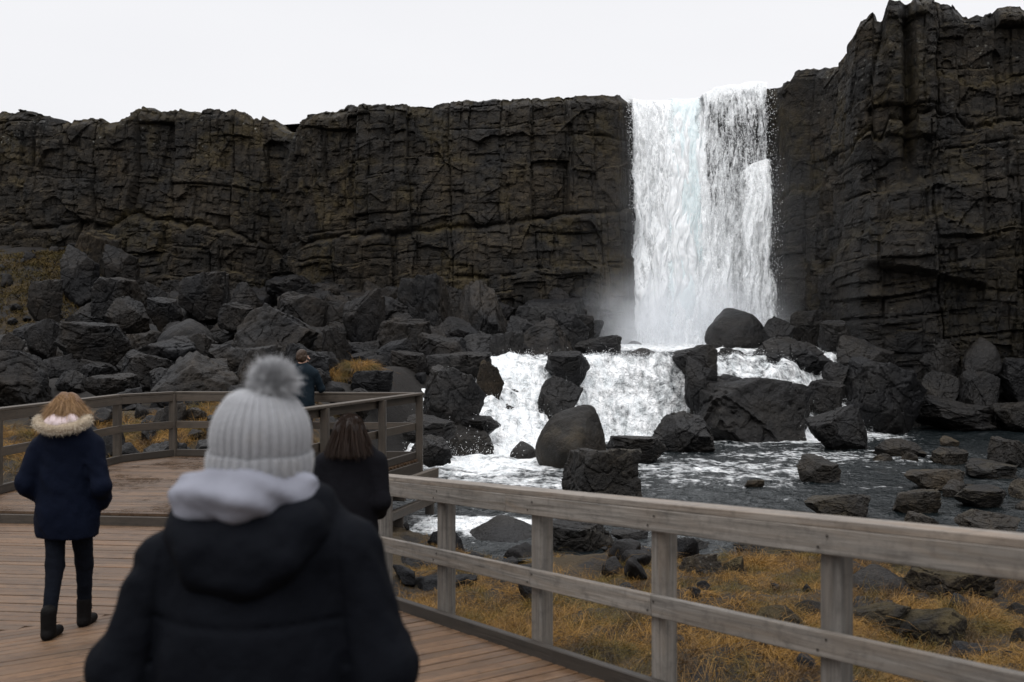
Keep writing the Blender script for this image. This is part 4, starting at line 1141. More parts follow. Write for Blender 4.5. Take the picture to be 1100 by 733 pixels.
# outer bearer that sticks out under the right side
ob = WB(24)
rdir = (PC[2] - PC[1]) / np.linalg.norm(PC[2] - PC[1]); rn = np.array([rdir[1], -rdir[0]])
o0, o1 = PC[1] + rn * 0.22 , PC[2] + rn * 0.22 + rdir * 0.12
ob.board((o0[0], o0[1], ZP - 0.24), (o1[0], o1[1], ZP - 0.24), 0.10, 0.16); 
ob.board((o0[0], o0[1], ZP - 0.66), (o1[0], o1[1], ZP - 0.66), 0.10, 0.14)
ob.build('outer_bearer', M_plrail, plat)
jb = WB(25)
for q_ in range(9):
    c_ = PC[1] + rdir * (0.3 + q_ * 0.64)
    i0, i1 = c_ - rn * 1.2, c_ + rn * 0.34
    jb.board((i0[0], i0[1], ZP - 0.40), (i1[0], i1[1], ZP - 0.40), 0.07, 0.14)
jb.build('joists', M_dark, plat)
for q_ in range(5):
    c_ = PC[1] + rdir * (0.4 + q_ * 1.28) + rn * 0.2
    WB(30 + q_).board((c_[0], c_[1], -3.4), (c_[0], c_[1], ZP - 0.73), 0.14, 0.14, up=(0, 1, 0)).build('support_post', M_dark, plat)
for c_ in (np.array([-5.6, 16.8]), np.array([-6.4, 13.0]), np.array([-3.8, 16.7])):
    WB(40).board((c_[0], c_[1], -3.4), (c_[0], c_[1], ZP - 0.24), 0.14, 0.14, up=(0, 1, 0)).build('support_post', M_dark, plat)

def poly_rail(name, pts, posts, label, side, zt=-0.86, mat=M_plrail, base=ZP):
    e_ = empty(name, (float(pts[0][0]), float(pts[0][1]), base), label, 'railing')
    cp, tp, md, kb_ = WB(51), WB(52), WB(53), WB(54)
    for i in range(len(pts) - 1):
        a_, b_ = np.array(pts[i]), np.array(pts[i + 1])
        d_ = (b_ - a_) / np.linalg.norm(b_ - a_); n_ = np.array([-d_[1], d_[0]]) * side          # towards the deck
        def B3(w_, off, z_, wd, ht, ex=0.0):
            p0, p1 = a_ + n_ * off - d_ * ex, b_ + n_ * off + d_ * ex
            w_.board((p0[0], p0[1], z_), (p1[0], p1[1], z_), wd, ht, tone=0.4 + 0.3 * (i % 2))
        B3(cp, 0.0, zt - 0.018, 0.15, 0.036, 0.02); B3(tp, 0.05, zt - 0.10, 0.036, 0.125, 0.0); B3(md, 0.05, zt - 0.56, 0.036, 0.12, 0.0); B3(kb_, 0.05, base + 0.062, 0.055, 0.115, 0.0)
    cp.build('cap_rail', mat, e_); tp.build('top_rail', mat, e_); md.build('middle_rail', mat, e_); kb_.build('kerb_board', M_dark, e_)
    for p_ in posts:
        WB(60).board((p_[0], p_[1], base - 0.30), (p_[0], p_[1], zt - 0.038), 0.115, 0.115, up=(0, 1, 0)).build('post', mat, e_)
    return e_
inn = lambda p_, q_: (p_[0] + q_[0], p_[1] + q_[1])
poly_rail('platform_rail', [(-8.6, 12.26), (-6.62, 12.64), (-6.36, 16.08), (-5.76, 17.0), (-3.66, 16.82), (-1.66, 16.64)], [(-7.6, 12.50), (-6.60, 12.75), (-6.50, 14.4), (-6.36, 16.04), (-5.77, 16.95), (-3.66, 16.86)], 'dark damp handrail bending round the left and far sides of the platform', -1)
poly_rail('platform_rail', [(-1.54, 16.60), (-2.02, 15.0), (-3.14, 11.28)], [(-1.54, 16.56), (-1.96, 15.05), (-2.50, 13.3), (-3.05, 11.5)], 'damp handrail down the right side of the platform with a corner post above the pool', -1)
# ------------------------------------------------------------------ grass
k = NT('golden_grass'); P = k.pos()
tn = k.attr('tone'); ht = k.attr('tip')
n = k.noise(P, 1.7, 3)
c = k.mix(tn, (0.050, 0.027, 0.009), (0.37, 0.205, 0.052))
c = k.mix(k.math('MULTIPLY', k.ramp(n, 0.50, 0.62), 0.7), c, (0.060, 0.060, 0.014))
c = k.mix(k.math('MULTIPLY', k.ramp(k.noise(P, 2.4, 3), 0.49, 0.62), 0.8), c, (0.045, 0.026, 0.014))
gb = k.bsdf(c, 0.6, None, 0.25)
tl = k.n('ShaderNodeBsdfTranslucent'); k.inp(tl, 'Color', c)
m_ = k.n('ShaderNodeMixShader'); m_.inputs[0].default_value = 0.3; k.t.links.new(gb.outputs[0], m_.inputs[1]); k.t.links.new(tl.outputs[0], m_.inputs[2])
M_grass = k.done(m_)
def blades(name, R, L, lean, wid, seed, droop=0.6, parent=None, nseg=4, **kw):
    """R roots (n,3), L lengths, lean unit vectors (n,3)"""
    r = np.random.default_rng(seed); n = len(R)
    d = lean + r.normal(0, 0.28, (n, 3)); d[:, 2] = np.maximum(d[:, 2], 0.1); d /= np.linalg.norm(d, axis=1)[:, None]
    sd = np.cross(d, r.normal(size=(n, 3))); sd /= np.linalg.norm(sd, axis=1)[:, None]
    V = []; tip = []
    curl = r.normal(0, 0.25, (n, 3))
    for i in range(nseg):
        t = i / (nseg - 1)
        p = R + d * (L * t)[:, None] + curl * (L * t * t * 0.6)[:, None]
        p[:, 2] -= L * droop * t * t
        w = wid * (1 - t * 0.9)
        V.append(p - sd * (w / 2)[:, None]); V.append(p + sd * (w / 2)[:, None]); tip += [t, t]
    V = np.stack(V, 1)
    f = np.array([(2*i, 2*i+1, 2*i+3, 2*i+2) for i in range(nseg - 1)])
    Fc = (np.arange(n) * 2 * nseg)[:, None, None] + f[None]
    tone = np.repeat(np.clip(r.normal(0.5, 0.25, n), 0, 1), 2 * nseg)
    me = mesh_np(name, V.reshape(-1, 3), Fc.reshape(-1, 4), True, {'tone': tone, 'tip': np.tile(tip, n)})
    return link(name, me, M_grass, parent, **kw)

rg = np.random.default_rng(12)
def tussock_field(n_t, region, per, seed, size=(0.18, 0.42)):
    r = np.random.default_rng(seed)
    X = r.uniform(region[0], region[1], n_t); Y = r.uniform(region[2], region[3], n_t)
    return X, Y
# near bank seen through the handrail
N = 9500
X = rg.uniform(-1.2, 10.5, N); Y = rg.uniform(3.2, 15.0, N)
across = X * PP[0] + Y * PP[1]
keep = (across > cR + 0.20) & (river_edge(X, Y) < -0.25) & (fbm(X * 0.55, Y * 0.55, 0, 3, 71) + 0.9 * sstep(-1.0, 2.2, X - 0.35 * (Y - 9)) > -0.18) & (np.abs(X / Y) < 0.78)
X, Y = X[keep], Y[keep]
per = 44
tr = rg.uniform(0.07, 0.20, len(X)); RX = np.repeat(X, per); RY = np.repeat(Y, per); TR = np.repeat(tr, per)
a = rg.uniform(0, 2 * pi, len(RX)); q = np.sqrt(rg.random(len(RX))) * TR
RX = RX + np.cos(a) * q; RY = RY + np.sin(a) * q
RZ = ground_z(RX, RY) - 0.02
comb = np.stack([0.5 * vn(RX * 0.9, RY * 0.9, 0, 81) + 0.15, 0.5 * vn(RX * 0.9, RY * 0.9, 4, 82) - 0.25], -1)
lean = np.stack([np.cos(a) * 0.55 + comb[:, 0], np.sin(a) * 0.55 + comb[:, 1], np.full(len(a), 0.55)], -1)
Ln = rg.uniform(0.14, 0.36, len(a)) * (0.6 + 1.6 * TR / 0.2) * (0.85 + 0.6 * vn(RX * 1.1, RY * 1.1, 0, 5))
blades('grass', np.stack([RX, RY, RZ], -1), Ln, lean, np.full(len(a), 0.0042), 3, 1.05, kind='stuff')
# beyond the far rail of the platform and round the near boulders
def patch(cx, cy, rx, ry, n_t, per, seed, Lr, tr_=(0.1, 0.22), wid=0.009):
    r = np.random.default_rng(seed)
    X = r.normal(cx, rx, n_t); Y = r.normal(cy, ry, n_t)
    if True:
        ok = river_edge(X, Y) < -0.1; X, Y = X[ok], Y[ok]
    T = r.uniform(*tr_, len(X)); RX = np.repeat(X, per); RY = np.repeat(Y, per); TR = np.repeat(T, per)
    a = r.uniform(0, 2 * pi, len(RX)); q = np.sqrt(r.random(len(RX))) * TR
    RX = RX + np.cos(a) * q; RY = RY + np.sin(a) * q; RZ = ground_z(RX, RY)
    lean = np.stack([np.cos(a) * 0.6, np.sin(a) * 0.6 - 0.2, np.full(len(a), 0.8)], -1)
    return np.stack([RX, RY, RZ], -1), r.uniform(*Lr, len(a)), lean, np.full(len(a), wid)
parts_ = [patch(-7.4, 20.0, 1.5, 1.1, 210, 60, 1, (0.3, 0.62)), patch(-10.8, 20.0, 1.3, 1.2, 120, 50, 2, (0.3, 0.6)), patch(-4.9, 19.6, 0.8, 0.8, 60, 50, 3, (0.25, 0.55)), patch(-9.3, 14.6, 0.8, 0.8, 40, 50, 4, (0.3, 0.5))]
for sd_ in range(4):
    pass
Rr, LL, ln_, ww = [np.concatenate([p_[i] for p_ in parts_]) for i in range(4)]
blades('grass', Rr, LL, ln_, ww, 5, 0.8, kind='stuff')
# mossy bank, far left
pb = [patch(-18.6, 40.0, 1.5, 2.2, 460, 18, 6, (0.3, 0.6), (0.2, 0.5), 0.03)]
Rr, LL, ln_, ww = pb[0]
bg_ = blades('bank_grass', Rr, LL, ln_, ww, 6, 0.9, kind='stuff')
kk = NT('olive_bank_grass'); tq = kk.attr('tone'); bg_.data.materials.clear(); bg_.data.materials.append(kk.done(kk.bsdf(kk.mix(kk.noise(kk.pos(), 0.9, 4), kk.mix(tq, (0.014, 0.013, 0.005), (0.045, 0.042, 0.012)), kk.mix(tq, (0.03, 0.018, 0.006), (0.10, 0.060, 0.020))), 0.8, None, 0.1)))
# two tufts on the sloping slab and one by the big boulder
def tuft(px, py, Y, w, Lr, n_, seed, label, up=0.75, wid=0.012, fx=0.0):
    r = np.random.default_rng(seed)
    c = np.array([(px - 550) / F * Y, Y, (HOR - py) / F * Y])
    a = r.uniform(0, 2 * pi, n_); q = np.sqrt(r.random(n_)) * w
    Rr = c + np.stack([np.cos(a) * q, np.sin(a) * q * 0.7, -0.25 * q / w * w - 0.03], -1)
    lean = np.stack([np.cos(a) * 0.8 + fx, np.sin(a) * 0.6 - 0.25, np.full(n_, up)], -1)
    return blades('grass_tuft', Rr, r.uniform(*Lr, n_), lean, np.full(n_, wid), seed, 0.85, label=label, cat='grass tuft')
tuft(354, 399, 26.0, 0.42, (0.4, 0.75), 1500, 31, 'round tuft of golden grass right of the man at the far rail')
tuft(386, 391, 26.0, 0.34, (0.4, 0.75), 1200, 32, 'taller tuft of golden grass leaning beside the round one', fx=0.25)
tuft(676, 606, 12.6, 0.16, (0.15, 0.3), 700, 33, 'reddish grass tuft on the right side of the large brown boulder', wid=0.006)
tuft(812, 600, 11.6, 0.35, (0.15, 0.32), 1200, 34, 'golden grass draped over the dark mound behind the third post', wid=0.006)
# ------------------------------------------------------------------ people
def surface_nets(v, origin, h):
    """iso surface v = 0 of a grid (negative inside) as quads"""
    nx, ny, nz = v.shape
    s = v < 0
    cs = np.zeros((nx-1, ny-1, nz-1), int)
    for a in (0, 1):
        for b in (0, 1):
            for c in (0, 1): cs += s[a:nx-1+a, b:ny-1+b, c:nz-1+c]
    act = (cs > 0) & (cs < 8)
    idx = np.full(act.shape, -1); ii = np.argwhere(act); idx[act] = np.arange(len(ii))
    acc = np.zeros((len(ii), 3)); cnt = np.zeros(len(ii))
    I, J, K = ii.T
    cor = [(a, b, c) for a in (0, 1) for b in (0, 1) for c in (0, 1)]
    for p in cor:
        for ax in range(3):
            if p[ax] == 0:
                q = list(p); q[ax] = 1
                va = v[I+p[0], J+p[1], K+p[2]]; vb = v[I+q[0], J+q[1], K+q[2]]
                m = (va < 0) != (vb < 0)
                t = np.where(m, va / np.where(m, va - vb, 1), 0)
                pt = np.array(p, float)[None].repeat(len(ii), 0); pt[:, ax] += t
                acc[m] += pt[m]; cnt[m] += 1
    V = (ii + acc / cnt[:, None]) * h + origin
    Q = []
    for ax in range(3):
        sh = [slice(1, -1)] * 3; sh[ax] = slice(0, -1)
        a = s[tuple(sh)]; sh2 = [slice(1, -1)] * 3; sh2[ax] = slice(1, None); b = s[tuple(sh2)]
        # edge from grid point to its neighbour on the axis
        m = a != b
        e = np.argwhere(m)
        off = [1, 1, 1]; off[ax] = 0; e = e + np.array(off)
        u, w = [(1, 2), (2, 0), (0, 1)][ax]
        def at(du, dw):
            c = e.copy(); c[:, u] -= du; c[:, w] -= dw
            ok = (c[:, 0] < nx-1) & (c[:, 1] < ny-1) & (c[:, 2] < nz-1)
            c = np.minimum(c, np.array([nx-2, ny-2, nz-2]))
            return idx[c[:, 0], c[:, 1], c[:, 2]]
        q = np.stack([at(1, 1), at(0, 1), at(0, 0), at(1, 0)], -1)
        flip = ~a[m]
        q[flip] = q[flip][:, ::-1]
        Q.append(q)
    Q = np.concatenate(Q); Q = Q[(Q >= 0).all(1)]
    return V, Q

class SDF:
    def __init__(s, k=0.03): s.p = []; s.k = k
    def cone(s, a, b, ra, rb, sy=1.0, k=None): s.p.append(('c', np.array(a, float), np.array(b, float), ra, rb, sy, k)); return s
    def ell(s, c, r, k=None): s.p.append(('e', np.array(c, float), np.array(r, float), k)); return s
    def ev(s, X, Y, Z):
        out = None
        for p in s.p:
            if p[0] == 'c':
                _, a, b, ra, rb, sy, k = p
                px, py, pz = X - a[0], (Y - a[1]) / sy, Z - a[2]
                d = b - a; d = np.array([d[0], d[1] / sy, d[2]]); L2 = d @ d + 1e-9
                t = np.clip((px * d[0] + py * d[1] + pz * d[2]) / L2, 0, 1)
                v = np.sqrt((px - t*d[0])**2 + (py - t*d[1])**2 + (pz - t*d[2])**2) - (ra + (rb - ra) * t)
                v = v * min(1.0, sy ** 0.5)
            else:
                _, c, r, k = p
                q = np.sqrt(((X-c[0])/r[0])**2 + ((Y-c[1])/r[1])**2 + ((Z-c[2])/r[2])**2)
                v = (q - 1) * min(r)
            k = s.k if k is None else k
            if out is None: out = v
            else:
                hh_ = np.clip(0.5 + 0.5 * (out - v) / k, 0, 1)
                out = out * (1 - hh_) + v * hh_ - k * hh_ * (1 - hh_)
        return out
    def mesh(s, name, h, fn=None, lo=None, hi=None):
        P_ = []
        for p in s.p:
            if p[0] == 'c': P_ += [p[1] - max(p[3], p[4]), p[1] + max(p[3], p[4]), p[2] - max(p[3], p[4]), p[2] + max(p[3], p[4])]
            else: P_ += [p[1] - p[2], p[1] + p[2]]
        P_ = np.array(P_); mn, mxx = P_.min(0) - 0.06, P_.max(0) + 0.06
        if lo is not None: mn = np.maximum(mn, lo)
        ax = [np.arange(mn[i], mxx[i] + h, h) for i in range(3)]
        X, Y, Z = np.meshgrid(*ax, indexing='ij')
        v = s.ev(X, Y, Z)
        if fn is not None: v = fn(v, X, Y, Z)
        V, Q = surface_nets(v, mn, h)
        return mesh_np(name, V, Q, True)

def cloth_mat(name, c, c2=None, rough=0.85, weave=260, fold=0.5, spec=0.2, sheen=0.0):
    k = NT(name); T = k.n('ShaderNodeTexCoord').outputs['Object']
    n1 = k.noise(T, 6, 4, 0.6); n2 = k.noise(T, weave, 2, 0.6)
    col = k.mix(n1, tuple(q * 0.75 for q in c), c2 or tuple(q * 1.3 for q in c))
    nrm = k.bump(k.math('ADD', n1, k.math('MULTIPLY', n2, 0.06)), fold, 0.03)
    b = k.bsdf(col, rough, nrm, spec)
    if sheen: k.inp(b, 'Sheen Weight', sheen); k.inp(b, 'Sheen Roughness', 0.5)
    return k.done(b)
def hair_mat(name, c0, c1, rough=0.45):
    k = NT(name); tn = k.attr('tone')
    return k.done(k.bsdf(k.mix(tn, c0, c1), rough, None, 0.15))
k = NT('skin'); T = k.n('ShaderNodeTexCoord').outputs['Object']
M_skin = k.done(k.bsdf(k.mix(k.noise(T, 30, 3), (0.50, 0.30, 0.22), (0.60, 0.38, 0.29)), 0.5, None, 0.4))
M_black = cloth_mat('black_shell_jacket', (0.0028, 0.0034, 0.0052), rough=0.8, spec=0.05)
M_blackw = cloth_mat('black_wool_coat', (0.004, 0.004, 0.0055), rough=0.95, weave=120, spec=0.08)
M_navy = cloth_mat('navy_parka', (0.0018, 0.0034, 0.0095), rough=0.85, spec=0.07)
M_teal = cloth_mat('dark_teal_jacket', (0.005, 0.010, 0.015), rough=0.8, spec=0.1)
M_trs = cloth_mat('black_trousers', (0.004, 0.005, 0.008), rough=0.95, spec=0.06)
M_boot = cloth_mat('black_boots', (0.005, 0.0045, 0.0045), rough=0.6, spec=0.05)
M_greyh = cloth_mat('grey_jersey_hood', (0.165, 0.17, 0.20), rough=0.95, weave=180, fold=0.3)
M_pink = cloth_mat('pale_pink_lining', (0.52, 0.43, 0.44), rough=0.95)
M_fur = hair_mat('cream_fur', (0.32, 0.26, 0.19), (0.62, 0.56, 0.46), 0.7)
M_pom = hair_mat('grey_wool_strands', (0.13, 0.132, 0.14), (0.50, 0.505, 0.52), 0.8)
M_blond = hair_mat('auburn_blonde_hair', (0.10, 0.055, 0.028), (0.36, 0.225, 0.115))
M_brown = hair_mat('dark_brown_hair', (0.010, 0.006, 0.0045), (0.027, 0.016, 0.011))
M_short = hair_mat('short_brown_hair', (0.030, 0.018, 0.011), (0.075, 0.045, 0.028))

def strands(name, R, D, L, wid, seed, mat, parent, grav=0.3, curl=0.2, nseg=4, tone=None, rnd=0.2):
    r = np.random.default_rng(seed); n = len(R)
    d = D + r.normal(0, rnd, (n, 3)); d /= np.linalg.norm(d, axis=1)[:, None]
    sd = np.cross(d, r.normal(size=(n, 3))); sd /= np.linalg.norm(sd, axis=1)[:, None]
    cu = r.normal(0, curl, (n, 3)); V = []
    for i in range(nseg):
        t = i / (nseg - 1)
        p = R + d * (L * t)[:, None] + cu * (L * t * t)[:, None]; p[:, 2] -= L * grav * t * t
        w = wid * (1 - 0.7 * t)
        V.append(p - sd * w / 2); V.append(p + sd * w / 2)
    V = np.stack(V, 1)
    f = np.array([(2*i, 2*i+1, 2*i+3, 2*i+2) for i in range(nseg - 1)])
    Fc = (np.arange(n) * 2 * nseg)[:, None, None] + f[None]
    tn_ = np.repeat(np.clip(r.normal(0.5, 0.28, n), 0, 1) if tone is None else tone, 2 * nseg)
    me = mesh_np(name, V.reshape(-1, 3), Fc.reshape(-1, 4), True, {'tone': tn_})
    return link(name, me, mat, parent, local=True)

def body(p, H, hands=None, elb=None, stride=0.0, headyaw=0.0, armo=0.0, parent=None, knee=0.0):
    """continuous skin body, height H, facing +Y; hands: wrist targets"""
    u = H / 1.75
    hz = H - 0.115 * u
    s = SDF(0.035)
    hc = np.array([0, 0.02, hz])
    s.ell(hc, (0.076*u, 0.096*u, 0.115*u)); s.ell(hc + (0, 0.055*u, -0.055*u), (0.05*u, 0.05*u, 0.06*u))
    cy, sy_ = cos(headyaw), sin(headyaw)
    hd = lambda x, y, z: hc + np.array([x*cy + y*sy_, -x*sy_ + y*cy, z]) * u
    s.cone(hd(0, 0.095, 0.01), hd(0, 0.122, -0.022), 0.010*u, 0.015*u, k=0.012)            # nose
    for sg in (-1, 1):
        s.ell(hd(sg*0.078, 0.0, -0.005), (0.010*u, 0.020*u, 0.032*u), k=0.01)              # ear
        s.ell(hd(sg*0.032, 0.088, 0.022), (0.022*u, 0.012*u, 0.009*u), k=0.01)             # brow
    s.ell(hd(0, 0.098, -0.058), (0.025*u, 0.012*u, 0.010*u), k=0.01)                       # mouth
    s.cone((0, -0.01, hz - 0.08*u), (0, -0.02, H*0.82), 0.055*u, 0.062*u)
    s.cone((-0.13*u, 0, H*0.795), (0.13*u, 0, H*0.795), 0.075*u, 0.075*u, 0.8)
    s.cone((0, 0, H*0.78), (0, 0, H*0.62), 0.14*u, 0.115*u, 0.75); s.cone((0, 0, H*0.62), (0, 0, H*0.51), 0.115*u, 0.145*u, 0.8)
    for i, sg in enumerate((-1, 1)):
        sh = np.array([sg*0.175*u, 0, H*0.80])
        hw = np.array(hands[i]) if hands is not None else np.array([sg*0.24*u, 0.05, H*0.47])
        mid = (sh + hw) / 2; L2 = np.linalg.norm(hw - sh) / 2; arm = 0.275*u
        out = sqrt_(max(arm**2 - L2**2, 0.0004)); el = (mid + np.array([sg*0.75, -0.65, -0.1]) * out) if elb is None else np.array(elb[i], float)
        s.cone(sh, el, 0.044*u, 0.034*u); s.cone(el, hw, 0.034*u, 0.024*u)
        hdir = (hw - el) / np.linalg.norm(hw - el)
        s.cone(hw, hw + hdir*0.075*u, 0.026*u, 0.030*u, k=0.01)
        sdv = np.cross(hdir, (0, 0, 1)); sdv = sdv / (np.linalg.norm(sdv) + 1e-6)
        for f in range(4):
            b0 = hw + hdir*0.085*u + sdv*(f-1.5)*0.019*u; ln = (0.062, 0.072, 0.068, 0.052)[f]*u
            b1 = b0 + hdir*ln*0.55 + np.array([0, 0, -0.004]); b2 = b1 + (hdir*0.7 + np.array([0, 0.25, -0.5]))*ln*0.5
            s.cone(b0, b1, 0.0095*u, 0.009*u, k=0.004); s.cone(b1, b2, 0.009*u, 0.0075*u, k=0.004)
        th = hw + hdir*0.03*u - sdv*0.03*u; s.cone(th, th + hdir*0.045*u - sdv*0.018*u, 0.011*u, 0.009*u, k=0.006)
        st = stride * (-1 if sg < 0 else 1)
        hip = np.array([sg*0.085*u, 0, H*0.51]); ank = np.array([sg*(0.075 if stride == 0 else 0.038)*u, st, 0.085*u + max(0, -st)*0.12]); kn = (hip + ank)/2 + np.array([0, 0.035 + 0.02*abs(st), 0.015])
        s.cone(hip, kn, 0.070*u, 0.044*u); s.cone(kn, ank, 0.044*u, 0.030*u)
        s.cone(ank + (0, -0.01, -0.045*u), ank + (0, 0.11*u, -0.05*u), 0.024*u, 0.020*u, k=0.01)
        if p is not None: p.append((hip, kn, ank))
    return s
sqrt_ = lambda v: float(np.sqrt(v))

def folds(amp, fx=7.0, fz=3.2, seed=0, amp2=0.003):
    def fn(v, X, Y, Z):
        a = np.arctan2(X, Y)
        return v + amp * fbm(X * fx + 0.5 * Z * fz, Y * fx, Z * fz, 3, seed) + amp2 * fbm(X * 25, Y * 25, Z * 14, 2, seed + 5)
    return fn
def hollow(fn, zcut, y_open=None):
    """cut flat at the hem"""
    def g(v, X, Y, Z):
        v = fn(v, X, Y, Z); return np.maximum(v, zcut + 0.006 * fbm(X * 9, Y * 9, 0, 2, 8) - Z)
    return g

# ---- person with the pompom hat, seen from behind close up
Yf = 2.35; gz = -1.72
p1 = empty('person', (-0.600, Yf, gz), 'person in a black hooded jacket and grey pompom hat seen from behind at the front', 'person')
H = 1.585
legs = []
hands = [(-0.275, 0.08, 0.84), (0.255, 0.08, 0.84)]
b_ = body(legs, H, hands, [(-0.315, -0.03, 0.955), (0.295, -0.03, 0.955)]); link('body', b_.mesh('body', 0.012), M_skin, p1, local=True)
j = SDF(0.06)
j.cone((-0.115, 0, 1.245), (0.115, 0, 1.245), 0.095, 0.095, 1.0); j.cone((-0.06, -0.01, 1.31), (0.06, -0.01, 1.31), 0.07, 0.07)
j.cone((0, 0, 1.20), (0, 0, 0.98), 0.215, 0.255, 0.66); j.cone((0, 0, 0.98), (0, 0, 0.74), 0.235, 0.245, 0.70)
for sg, ex in ((-1, 0.0), (1, -0.02)):
    j.cone((sg*0.205, 0, 1.195 + (0.018 if sg > 0 else -0.01)), (sg*(0.300+ex), -0.03, 0.955), 0.092, 0.084, 1.0, 0.022)
    j.cone((sg*(0.315+ex), -0.03, 0.955), (sg*(0.275+ex), 0.12, 0.80), 0.084, 0.066, 1.0, 0.03)
def jk(v, X, Y, Z):
    v = v + 0.016 * fbm(X * 5, Y * 5, Z * 3, 3, 3) + 0.004 * fbm(X * 22, Y * 22, Z * 16, 2, 8)
    sl = sstep(0.20, 0.26, np.abs(X))                                   # sleeves crease across
    v = v + sl * 0.0035 * np.sin(Z * 60 + 40 * np.abs(X) + 9 * vn(X * 6, Y * 6, Z * 6, 5)) * (0.4 + vn(X * 5, Y * 5, Z * 5, 9))
    v = v + (1 - sl) * 0.006 * np.sin(24 * X + 9 * Z + 6 * vn(X * 4, Y * 4, Z * 3, 6)) * sstep(1.15, 0.95, Z)
    yoke = np.abs(Z - (1.085 + 0.12 * X * X)); arm = np.abs(np.abs(X) - (0.205 + 0.10 * (1.2 - Z)))
    return v + 0.007 * np.exp(-(yoke / 0.007) ** 2) * (Y < 0) * (1 - sl) + 0.007 * np.exp(-(arm / 0.008) ** 2) * (Z > 0.98)
link('jacket', j.mesh('jacket', 0.0075, hollow(jk, 0.70)), M_black, p1, local=True)
# the jacket's own hood, lying folded on the back
hd_ = SDF(0.045)
hcv = [(-0.150, 0.0, 1.300), (-0.138, -0.06, 1.280), (-0.095, -0.110, 1.252), (0.0, -0.135, 1.235), (0.080, -0.120, 1.252), (0.122, -0.07, 1.285), (0.132, 0.0, 1.305)]
for i_ in range(6): hd_.cone(hcv[i_], hcv[i_ + 1], 0.052, 0.052)
for i_ in range(1, 5): hd_.cone((hcv[i_][0] * 0.8, hcv[i_][1] + 0.015, hcv[i_][2] - 0.055), (hcv[i_ + 1][0] * 0.8, hcv[i_ + 1][1] + 0.015, hcv[i_ + 1][2] - 0.055), 0.045, 0.045)
hd_.cone((-0.145, -0.02, 1.305), (-0.06, 0.11, 1.31), 0.050, 0.045); hd_.cone((0.130, -0.01, 1.305), (0.06, 0.12, 1.31), 0.050, 0.045)
hd_.cone((0.0, -0.08, 1.28), (0.02, -0.06, 1.26), 0.085, 0.085)
def hoodfold(v, X, Y, Z):
    return v + 0.007 * np.sin(Z * 55 - X * X * 70 + 5 * vn(X * 5, Z * 5, 0, 3)) * sstep(0.2, 0.1, np.abs(X)) + 0.010 * fbm(X * 9, Y * 9, Z * 12, 3, 4)
link('jacket_hood', hd_.mesh('jacket_hood', 0.008, hoodfold), M_black, p1, local=True)
# the grey jersey hood that shows above it
gh = SDF(0.035)
gh.cone((-0.135, -0.045, 1.352), (0.0, -0.115, 1.372), 0.052, 0.058); gh.cone((0.0, -0.115, 1.372), (0.105, -0.035, 1.360), 0.058, 0.046)
gh.cone((-0.135, -0.045, 1.352), (-0.07, 0.08, 1.35), 0.05, 0.045); gh.cone((0.105, -0.035, 1.360), (0.07, 0.08, 1.355), 0.046, 0.045)
gh.ell((-0.01, -0.055, 1.375), (0.120, 0.095, 0.058))
link('sweatshirt_hood', gh.mesh('sweatshirt_hood', 0.008, lambda v, X, Y, Z: v + 0.004 * np.sin(X * 22 + 95 * (Z - 1.35) + 4 * vn(X * 6, Y * 6, Z * 6, 2)) + 0.008 * fbm(X * 9, Y * 9, Z * 11, 3, 7)), M_greyh, p1, local=True)
# trousers and shoes
tr_ = SDF(0.04); bt = SDF(0.02)
for hip, kn, ank in legs:
    tr_.cone(hip + (0, 0, 0.04), kn, 0.105, 0.075); tr_.cone(kn, ank + (0, 0, 0.0), 0.075, 0.062)
    sh_ = SDF(0.02); sh_.cone(ank + (0, -0.035, -0.045), ank + (0, 0.15, -0.052), 0.044, 0.040); sh_.cone(ank + (0, -0.01, 0.02), ank + (0, -0.01, -0.03), 0.05, 0.046)
    link('shoe', sh_.mesh('shoe', 0.01), M_boot, p1, local=True)
link('trousers', tr_.mesh('trousers', 0.013, folds(0.008, 8, 8, 4)), M_trs, p1, local=True)
